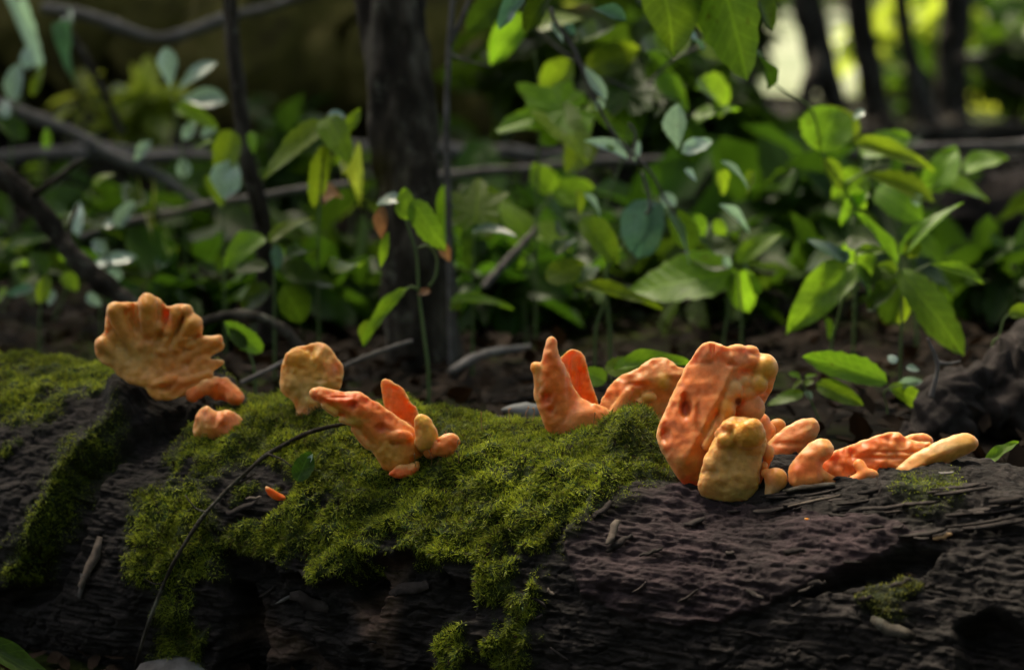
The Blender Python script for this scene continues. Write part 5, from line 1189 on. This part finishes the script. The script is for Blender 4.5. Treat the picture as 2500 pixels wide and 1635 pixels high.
plant('seedling', 'seedling with a broad leaf half tinted with sky sheen against the sapling stem', '1', 3.5, [[(2000, 2200), (1990, 1800), (2000, 1500)]],
      [(2080, 1160, 1930, 1600, 330, 'ovate', 'leaf', 0, .1), (2100, 1390, 1980, 1720, 280, 'obovate', 'pale', -.03, 0), (1850, 1560, 2000, 1850, 190, 'ovate', 'leaf'), (2240, 1180, 2270, 1370, 110, 'ovate', 'leaf', -.02), (1900, 1260, 1750, 1310, 110, 'ovate', 'leaf')])
plant('seedling', 'dim sprig with curved leaves tinted with sky sheen at the far left by the sloping stick', '1', 4.1, [[(100, 1500), (130, 1000), (220, 850)]],
      [(250, 620, 230, 410, 150, 'ovate', 'pale'), (130, 900, 130, 560, 190, 'ovate', 'pale'), (290, 860, 370, 560, 130, 'ovate', 'leaf'), (60, 1060, 30, 880, 170, 'ovate', 'pale'), (220, 1260, -60, 1010, 260, 'ovate', 'leafd'), (410, 1330, 420, 1140, 110, 'ovate', 'leaf'), (640, 200, 560, 520, 240, 'ovate', 'teal', .3), (180, 20, 190, 190, 190, 'round', 'pale', .4)])
plant('seedling', 'leafy sprig with sheen-tinted star of leaves behind the leaning dark branch', '2', 3.7, [[(900, 1200), (960, 950), (950, 750)]],
      [(960, 940, 1210, 880, 170, 'ovate', 'pale'), (950, 880, 840, 740, 150, 'ovate', 'pale'), (960, 960, 840, 960, 150, 'ovate', 'pale'), (980, 1000, 1080, 1160, 180, 'ovate', 'pale'), (700, 720, 690, 390, 140, 'lance', 'pale', .02), (1040, 640, 1180, 400, 150, 'ovate', 'pale'), (1010, 620, 920, 600, 120, 'ovate', 'pale'), (830, 260, 1010, 140, 150, 'ovate', 'leaf'), (1350, 720, 1360, 620, 150, 'round', 'sunleaf', .5), (1180, 500, 1330, 300, 240, 'ovate', 'leafd', .3), (1420, 1000, 1540, 940, 180, 'ovate', 'teal', .1), (1500, 900, 1560, 640, 160, 'ovate', 'leaf', .2)])
plant('seedling', 'low leafy clump at the far left in front of the leaning dark branch', '2', 3.5, [[(350, 1500), (380, 1250), (420, 1050)]],
      [(420, 1050, 260, 860, 220, 'ovate', 'leafd'), (440, 1080, 320, 1310, 170, 'ovate', 'leaf'), (300, 1180, 60, 1250, 120, 'ovate', 'teal'), (480, 1200, 430, 1340, 120, 'lance', 'pale'), (560, 1050, 700, 1200, 190, 'ovate', 'leaf'), (60, 1180, -60, 1330, 140, 'ovate', 'leaf'), (780, 1230, 900, 1340, 120, 'ovate', 'pale')])
plant('seedling', 'low seedling with serrated leaf pair and tiny clover leaves behind the largest fungus', '8', 2.85, [[(560, 1600), (480, 1400), (410, 1260)], [(960, 1600), (950, 1420), (945, 1300), (1180, 1250)]],
      [(950, 1260, 465, 1045, 190, 'ovate', 'leaf', -.02, 0.1), (500, 1260, 800, 1395, 150, 'ovate', 'leaf', -.02), (420, 1320, 190, 1390, 110, 'ovate', 'leaf'), (400, 1230, 330, 1190, 50, 'round', 'leaf'), (410, 1240, 345, 1290, 50, 'round', 'leaf'), (430, 1220, 505, 1200, 36, 'ovate', 'leaf'), (430, 1270, 480, 1240, 50, 'round', 'leaf'), (430, 1310, 470, 1360, 46, 'round', 'pale'), (960, 1280, 1220, 1390, 130, 'ovate', 'leaf', .02), (1190, 1250, 950, 1290, 60, 'lance', 'pale', .02), (1010, 1130, 960, 1080, 70, 'round', 'pale'), (1070, 1160, 1160, 1170, 60, 'lance', 'pale')], srad=0.0014)
plant('seedling', 'bright green leaf pair peeping between the cup fungus and its wing', '0', 2.75, [[(1500, 1060), (1500, 960), (1490, 920)]],
      [(1480, 930, 1425, 900, 60, 'ovate', 'leaf'), (1500, 900, 1690, 880, 66, 'ovate', 'leaf'), (1480, 910, 1560, 880, 70, 'ovate', 'leaf', .03)], srad=0.0014)
plant('seedling', 'toothed green leaf beside the log at the tip of the tan finger lobe', 'D', 2.5, [[(2060, 900), (2060, 790)]],
      [(2060, 800, 2340, 560, 150, 'ovate', 'leaf', .02, .2)], ground=False, srad=0.001)
plant('seedling', 'arched stalk with one curled leaf standing behind the log stub', '8', 2.9, [[(1610, 1060), (1660, 960), (1690, 860), (1740, 810)]],
      [(1720, 830, 1900, 780, 110, 'ovate', 'leaf')], srad=0.0016)
plant('seedling', 'dull broad leaf lying on the ground at the dark left corner', '0', 2.45, [[(-60, 1660), (-40, 1610)]],
      [(-70, 1560, 160, 1670, 90, 'ovate', 'leafd', -.03, .1)], ground=True)
plant('seedling', 'soft green leaf standing on the moss behind the rosette and the ochre fungus', '0', 2.95, [[(620, 900), (590, 830)]],
      [(640, 860, 550, 780, 60, 'ovate', 'leaf'), (600, 850, 560, 800, 40, 'ovate', 'leafd')])
plant('fallen_leaf', 'small green leaf stuck upright in the moss left of the tongue fungus', '0', depth_at(740, 1165) - 0.02, [], [(725, 1175, 755, 1100, 60, 'ovate', 'leafd', 0, .2), (752, 1130, 762, 1108, 14, 'lance', 'pale')], cat='leaf', ground=False)
plant('fallen_leaf', 'narrow bluish white leaf lying by the log at the left', '0', 2.72, [], [(95, 1468, 185, 1485, 22, 'lance', 'pale', 0, .2)], cat='leaf', ground=False)

plant('hazel_sprig', 'spray of broad fresh green leaves reaching in below the overhanging spray', '0', 3.55, [[(1250, -60), (1300, 60), (1420, 160), (1560, 230), (1700, 300)], [(1420, 160), (1450, 260), (1440, 340)], [(1560, 230), (1640, 150), (1720, 110)]],
      [(1290, 40, 1190, 150, 90), (1310, 70, 1420, 30, 80), (1400, 150, 1310, 260, 110, 'ovate', 'leaf', .05), (1430, 170, 1560, 110, 90), (1440, 250, 1560, 330, 120, 'ovate', 'leaf', -.04), (1440, 330, 1380, 420, 100), (1560, 230, 1520, 360, 110, 'ovate', 'leafd', .03), (1600, 190, 1690, 260, 100), (1640, 150, 1640, 40, 100, 'ovate', 'leaf', .05), (1700, 120, 1800, 110, 80), (1690, 300, 1800, 250, 90), (1660, 290, 1700, 400, 100, 'ovate', 'leafd'), (1500, 200, 1500, 80, 100, 'ovate', 'leafd', .06), (1250, -20, 1130, 60, 90, 'ovate', 'leafd')], ground=False, srad=0.0035, smat='twig')
plant('hazel_sprig', 'upright spray of overlapping fresh leaves standing behind the tall seedling', '0', 3.5, [[(2240, 900), (2230, 700), (2180, 540), (2120, 430), (2080, 330)], [(2180, 540), (2260, 470), (2350, 420)], [(2200, 600), (2120, 580), (2040, 600)]],
      [(2090, 340, 2010, 260, 90), (2100, 380, 2220, 320, 90), (2120, 430, 2030, 480, 100), (2140, 460, 2250, 520, 110, 'ovate', 'leaf', -.05), (2270, 470, 2330, 350, 100), (2300, 450, 2420, 470, 100), (2350, 420, 2460, 380, 90), (2190, 560, 2310, 640, 110, 'ovate', 'leafd', .04), (2120, 580, 2080, 690, 110, 'ovate', 'leaf', .05), (2050, 600, 1950, 650, 100, 'ovate', 'leafd', .04), (2220, 650, 2360, 700, 110, 'ovate', 'leafd', .05), (2220, 680, 2140, 790, 110, 'ovate', 'leafd', .05)], srad=0.003)
plant('hazel_sprig', 'loose spray of broad shaded leaves between the thick trunk and the round bluish leaf', '0', 3.7, [[(1290, 900), (1280, 700), (1300, 560), (1350, 470)], [(1290, 640), (1220, 580), (1160, 570)]],
      [(1350, 470, 1300, 400, 80), (1350, 480, 1450, 450, 90), (1300, 560, 1400, 600, 110), (1300, 590, 1220, 480, 100), (1170, 570, 1140, 660, 100, 'ovate', 'leafd'), (1220, 590, 1260, 690, 110), (1290, 660, 1400, 720, 110, 'ovate', 'leafd'), (1280, 700, 1180, 760, 100, 'ovate', 'leafd')], srad=0.003)

# generic undergrowth further back: low leafy herbs
def herb(label, x, y, n, size, mat, seed, group='low herbs in the undergrowth'):
    g = np.random.default_rng(seed)
    z = gz1(x, y)
    e = empty('herb', (x, y, z - .01)); tag(e, label, 'plant', group)
    hgt = size * g.uniform(1.0, 2.2)
    st = spline([(x, y, z - .01), (x + g.normal(0, .02), y, z + hgt * .5), (x + g.normal(0, .04), y + g.normal(0, .03), z + hgt)], 10)
    v, f = tube(st, np.linspace(.003, .0015, 10), 6); obj_at('stem', v, f, M['stem'], e)
    for k in range(n):
        a = g.uniform(0, 6.28); b3 = st[int(g.uniform(4, 9.99))]
        l = size * g.uniform(.6, 1.2)
        t3 = b3 + np.array((math.cos(a), math.sin(a), g.uniform(-.5, .5))) * l
        leaf_obj(e, b3, t3, l * g.uniform(.4, .6), g.choice(['ovate', 'ovate', 'obovate']), g.choice(mat), g.normal(0, .4), face=0.25)
g = np.random.default_rng(77)
_seen = set()
for k in range(60):
    d = g.uniform(3.7, 7.0); px = g.uniform(-100, 2600)
    p = P(px, 500, d)
    if abs(px - 1000) < 130 and d < 4.2: continue
    spot = ['below the sheen-tinted sprig', 'under the glowing bush', 'left of the sapling foot', 'between sapling and thick trunk', 'right of the thick trunk', 'below the lobed maple leaf', 'under the vine twig', 'behind the wide shadowed leaf', 'behind the round leaf sprig', 'behind the tall seedling', 'by the dark rotten log'][int(np.clip((px + 100) / 246, 0, 10))]
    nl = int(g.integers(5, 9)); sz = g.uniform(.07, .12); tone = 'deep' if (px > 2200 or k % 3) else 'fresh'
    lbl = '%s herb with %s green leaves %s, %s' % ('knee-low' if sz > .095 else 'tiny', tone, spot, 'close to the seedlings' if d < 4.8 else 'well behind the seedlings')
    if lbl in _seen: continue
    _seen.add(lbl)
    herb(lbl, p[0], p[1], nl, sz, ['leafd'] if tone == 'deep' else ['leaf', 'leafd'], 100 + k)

# shrubs: stems and a loose mass of foliage
def shrub(label, px, py, rx, ry, d, n, size, mat, seed, group='shrubs behind the undergrowth'):
    c = P(px, py, d); s = d * K
    root = np.array((c[0], c[1], gz1(c[0], c[1]) - .02))
    e = empty('shrub', root); tag(e, label, 'shrub', group)
    g = np.random.default_rng(seed)
    for k in range(5):
        t = c + np.array((g.normal(0, .4) * rx * s, g.normal(0, .3) * rx * s, g.uniform(-.2, .8) * ry * s))
        v, f = tube(spline([root, root * .5 + t * .5 + (g.normal(0, .05), 0, .02), t], 10), np.linspace(.012, .003, 10), 6)
        obj_at('stem', v, f, M['bark'], e)
    v, f = leaf_cloud(c, (rx * s, rx * s * .8, ry * s), n, size, seed, clumps=14)
    obj_at('foliage', v, f, M[mat], e, smooth=False)
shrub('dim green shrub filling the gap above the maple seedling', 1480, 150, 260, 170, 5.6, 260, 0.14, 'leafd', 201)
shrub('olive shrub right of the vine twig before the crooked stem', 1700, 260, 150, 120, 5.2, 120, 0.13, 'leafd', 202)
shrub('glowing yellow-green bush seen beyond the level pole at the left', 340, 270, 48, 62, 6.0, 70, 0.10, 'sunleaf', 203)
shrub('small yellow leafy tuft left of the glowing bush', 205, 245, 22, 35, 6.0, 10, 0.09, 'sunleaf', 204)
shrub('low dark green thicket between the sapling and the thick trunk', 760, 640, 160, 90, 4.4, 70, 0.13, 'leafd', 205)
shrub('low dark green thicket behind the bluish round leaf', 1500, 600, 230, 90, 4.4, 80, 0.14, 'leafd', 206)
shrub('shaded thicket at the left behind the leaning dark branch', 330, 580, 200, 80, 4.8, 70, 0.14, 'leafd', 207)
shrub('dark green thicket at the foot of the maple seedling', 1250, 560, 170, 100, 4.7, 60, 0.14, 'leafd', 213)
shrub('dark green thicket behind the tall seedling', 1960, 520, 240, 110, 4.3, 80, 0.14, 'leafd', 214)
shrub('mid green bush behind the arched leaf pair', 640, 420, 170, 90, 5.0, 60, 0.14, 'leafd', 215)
shrub('dark low bush behind the sheen-tinted star of leaves', 120, 620, 140, 110, 4.6, 60, 0.13, 'leafd', 216)
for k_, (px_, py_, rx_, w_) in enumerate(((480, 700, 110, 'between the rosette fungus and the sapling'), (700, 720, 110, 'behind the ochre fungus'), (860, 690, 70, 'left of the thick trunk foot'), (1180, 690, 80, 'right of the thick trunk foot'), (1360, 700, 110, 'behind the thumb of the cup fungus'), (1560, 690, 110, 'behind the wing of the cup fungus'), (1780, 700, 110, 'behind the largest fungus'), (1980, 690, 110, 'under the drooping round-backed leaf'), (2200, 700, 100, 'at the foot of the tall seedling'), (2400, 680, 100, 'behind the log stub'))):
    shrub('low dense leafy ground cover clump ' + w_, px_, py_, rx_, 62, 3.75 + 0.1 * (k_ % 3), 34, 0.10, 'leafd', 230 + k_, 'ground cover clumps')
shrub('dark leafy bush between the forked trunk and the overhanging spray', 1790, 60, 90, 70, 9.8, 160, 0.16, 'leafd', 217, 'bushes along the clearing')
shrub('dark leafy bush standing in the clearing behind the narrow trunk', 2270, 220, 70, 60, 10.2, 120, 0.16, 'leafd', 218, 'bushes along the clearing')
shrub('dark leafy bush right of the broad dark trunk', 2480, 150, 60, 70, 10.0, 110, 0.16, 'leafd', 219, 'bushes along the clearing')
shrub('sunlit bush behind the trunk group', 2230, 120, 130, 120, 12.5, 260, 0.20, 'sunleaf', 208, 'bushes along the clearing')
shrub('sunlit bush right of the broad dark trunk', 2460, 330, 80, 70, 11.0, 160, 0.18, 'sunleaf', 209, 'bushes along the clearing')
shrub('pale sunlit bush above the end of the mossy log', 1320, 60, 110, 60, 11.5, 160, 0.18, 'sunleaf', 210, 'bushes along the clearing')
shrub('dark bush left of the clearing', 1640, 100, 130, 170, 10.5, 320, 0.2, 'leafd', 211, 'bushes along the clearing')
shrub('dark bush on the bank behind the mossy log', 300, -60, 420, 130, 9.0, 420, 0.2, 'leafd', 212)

# ------------------------------------------------------------------ leaf litter
g = np.random.default_rng(9)
NL = 16000
dd = g.uniform(2.2, 8.0, NL) ** 1.0; ang = g.uniform(-0.3, 0.3, NL)
lx = dd * np.tan(ang); ly = dd
axy = (lx - AX0[0]) / AXD[0]; yl = AX0[1] + AXD[1] * axy
keep = np.abs(ly - yl) > 0.12
lx, ly = lx[keep], ly[keep]; n_ = len(lx)
p = np.stack([lx, ly, ground_z(lx, ly) + g.uniform(0.002, 0.015, n_)], 1)
d = g.normal(size=(n_, 3)); d[:, 2] *= .3; d /= np.linalg.norm(d, axis=1)[:, None]
up = g.normal(0, .3, (n_, 3)) + (0, 0, 1); s = np.cross(d, up); s /= np.linalg.norm(s, axis=1)[:, None]; nn = np.cross(s, d)
Ls = g.uniform(.015, .045, (n_, 1)); w = Ls * g.uniform(.2, .35, (n_, 1))
v = np.stack([p, p + d * Ls * .35 + s * w + nn * w * .4, p + d * Ls * .75 + s * w * .7 + nn * w * .5, p + d * Ls + nn * Ls * .15, p + d * Ls * .75 - s * w * .7 + nn * w * .4, p + d * Ls * .35 - s * w + nn * w * .3], 1).reshape(-1, 3)
k = np.arange(n_)[:, None] * 6
f = np.vstack([k + np.array([[0, 1, 2, 3]]), k + np.array([[0, 3, 4, 5]])])
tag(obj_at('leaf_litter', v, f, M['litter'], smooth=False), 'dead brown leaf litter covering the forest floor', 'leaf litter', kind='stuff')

# far woodland beyond the clearing (reads as one mass)
parts = []
g = np.random.default_rng(15)
for k in range(26):
    x = -30 + k * 3.4 + g.normal(0, .8); y = 62 + g.normal(0, 4)
    v, f = leaf_cloud((x, y, 4.5 + g.uniform(-1, 2)), (4.2, 3, 5.2), 420, 1.1, 300 + k)
    parts.append((v, [f]))
v, f = join(parts)
tag(obj_at('woodland_edge', v, f, M['canopy'], smooth=False), 'hazy far woodland edge beyond the clearing', 'woodland', kind='stuff')
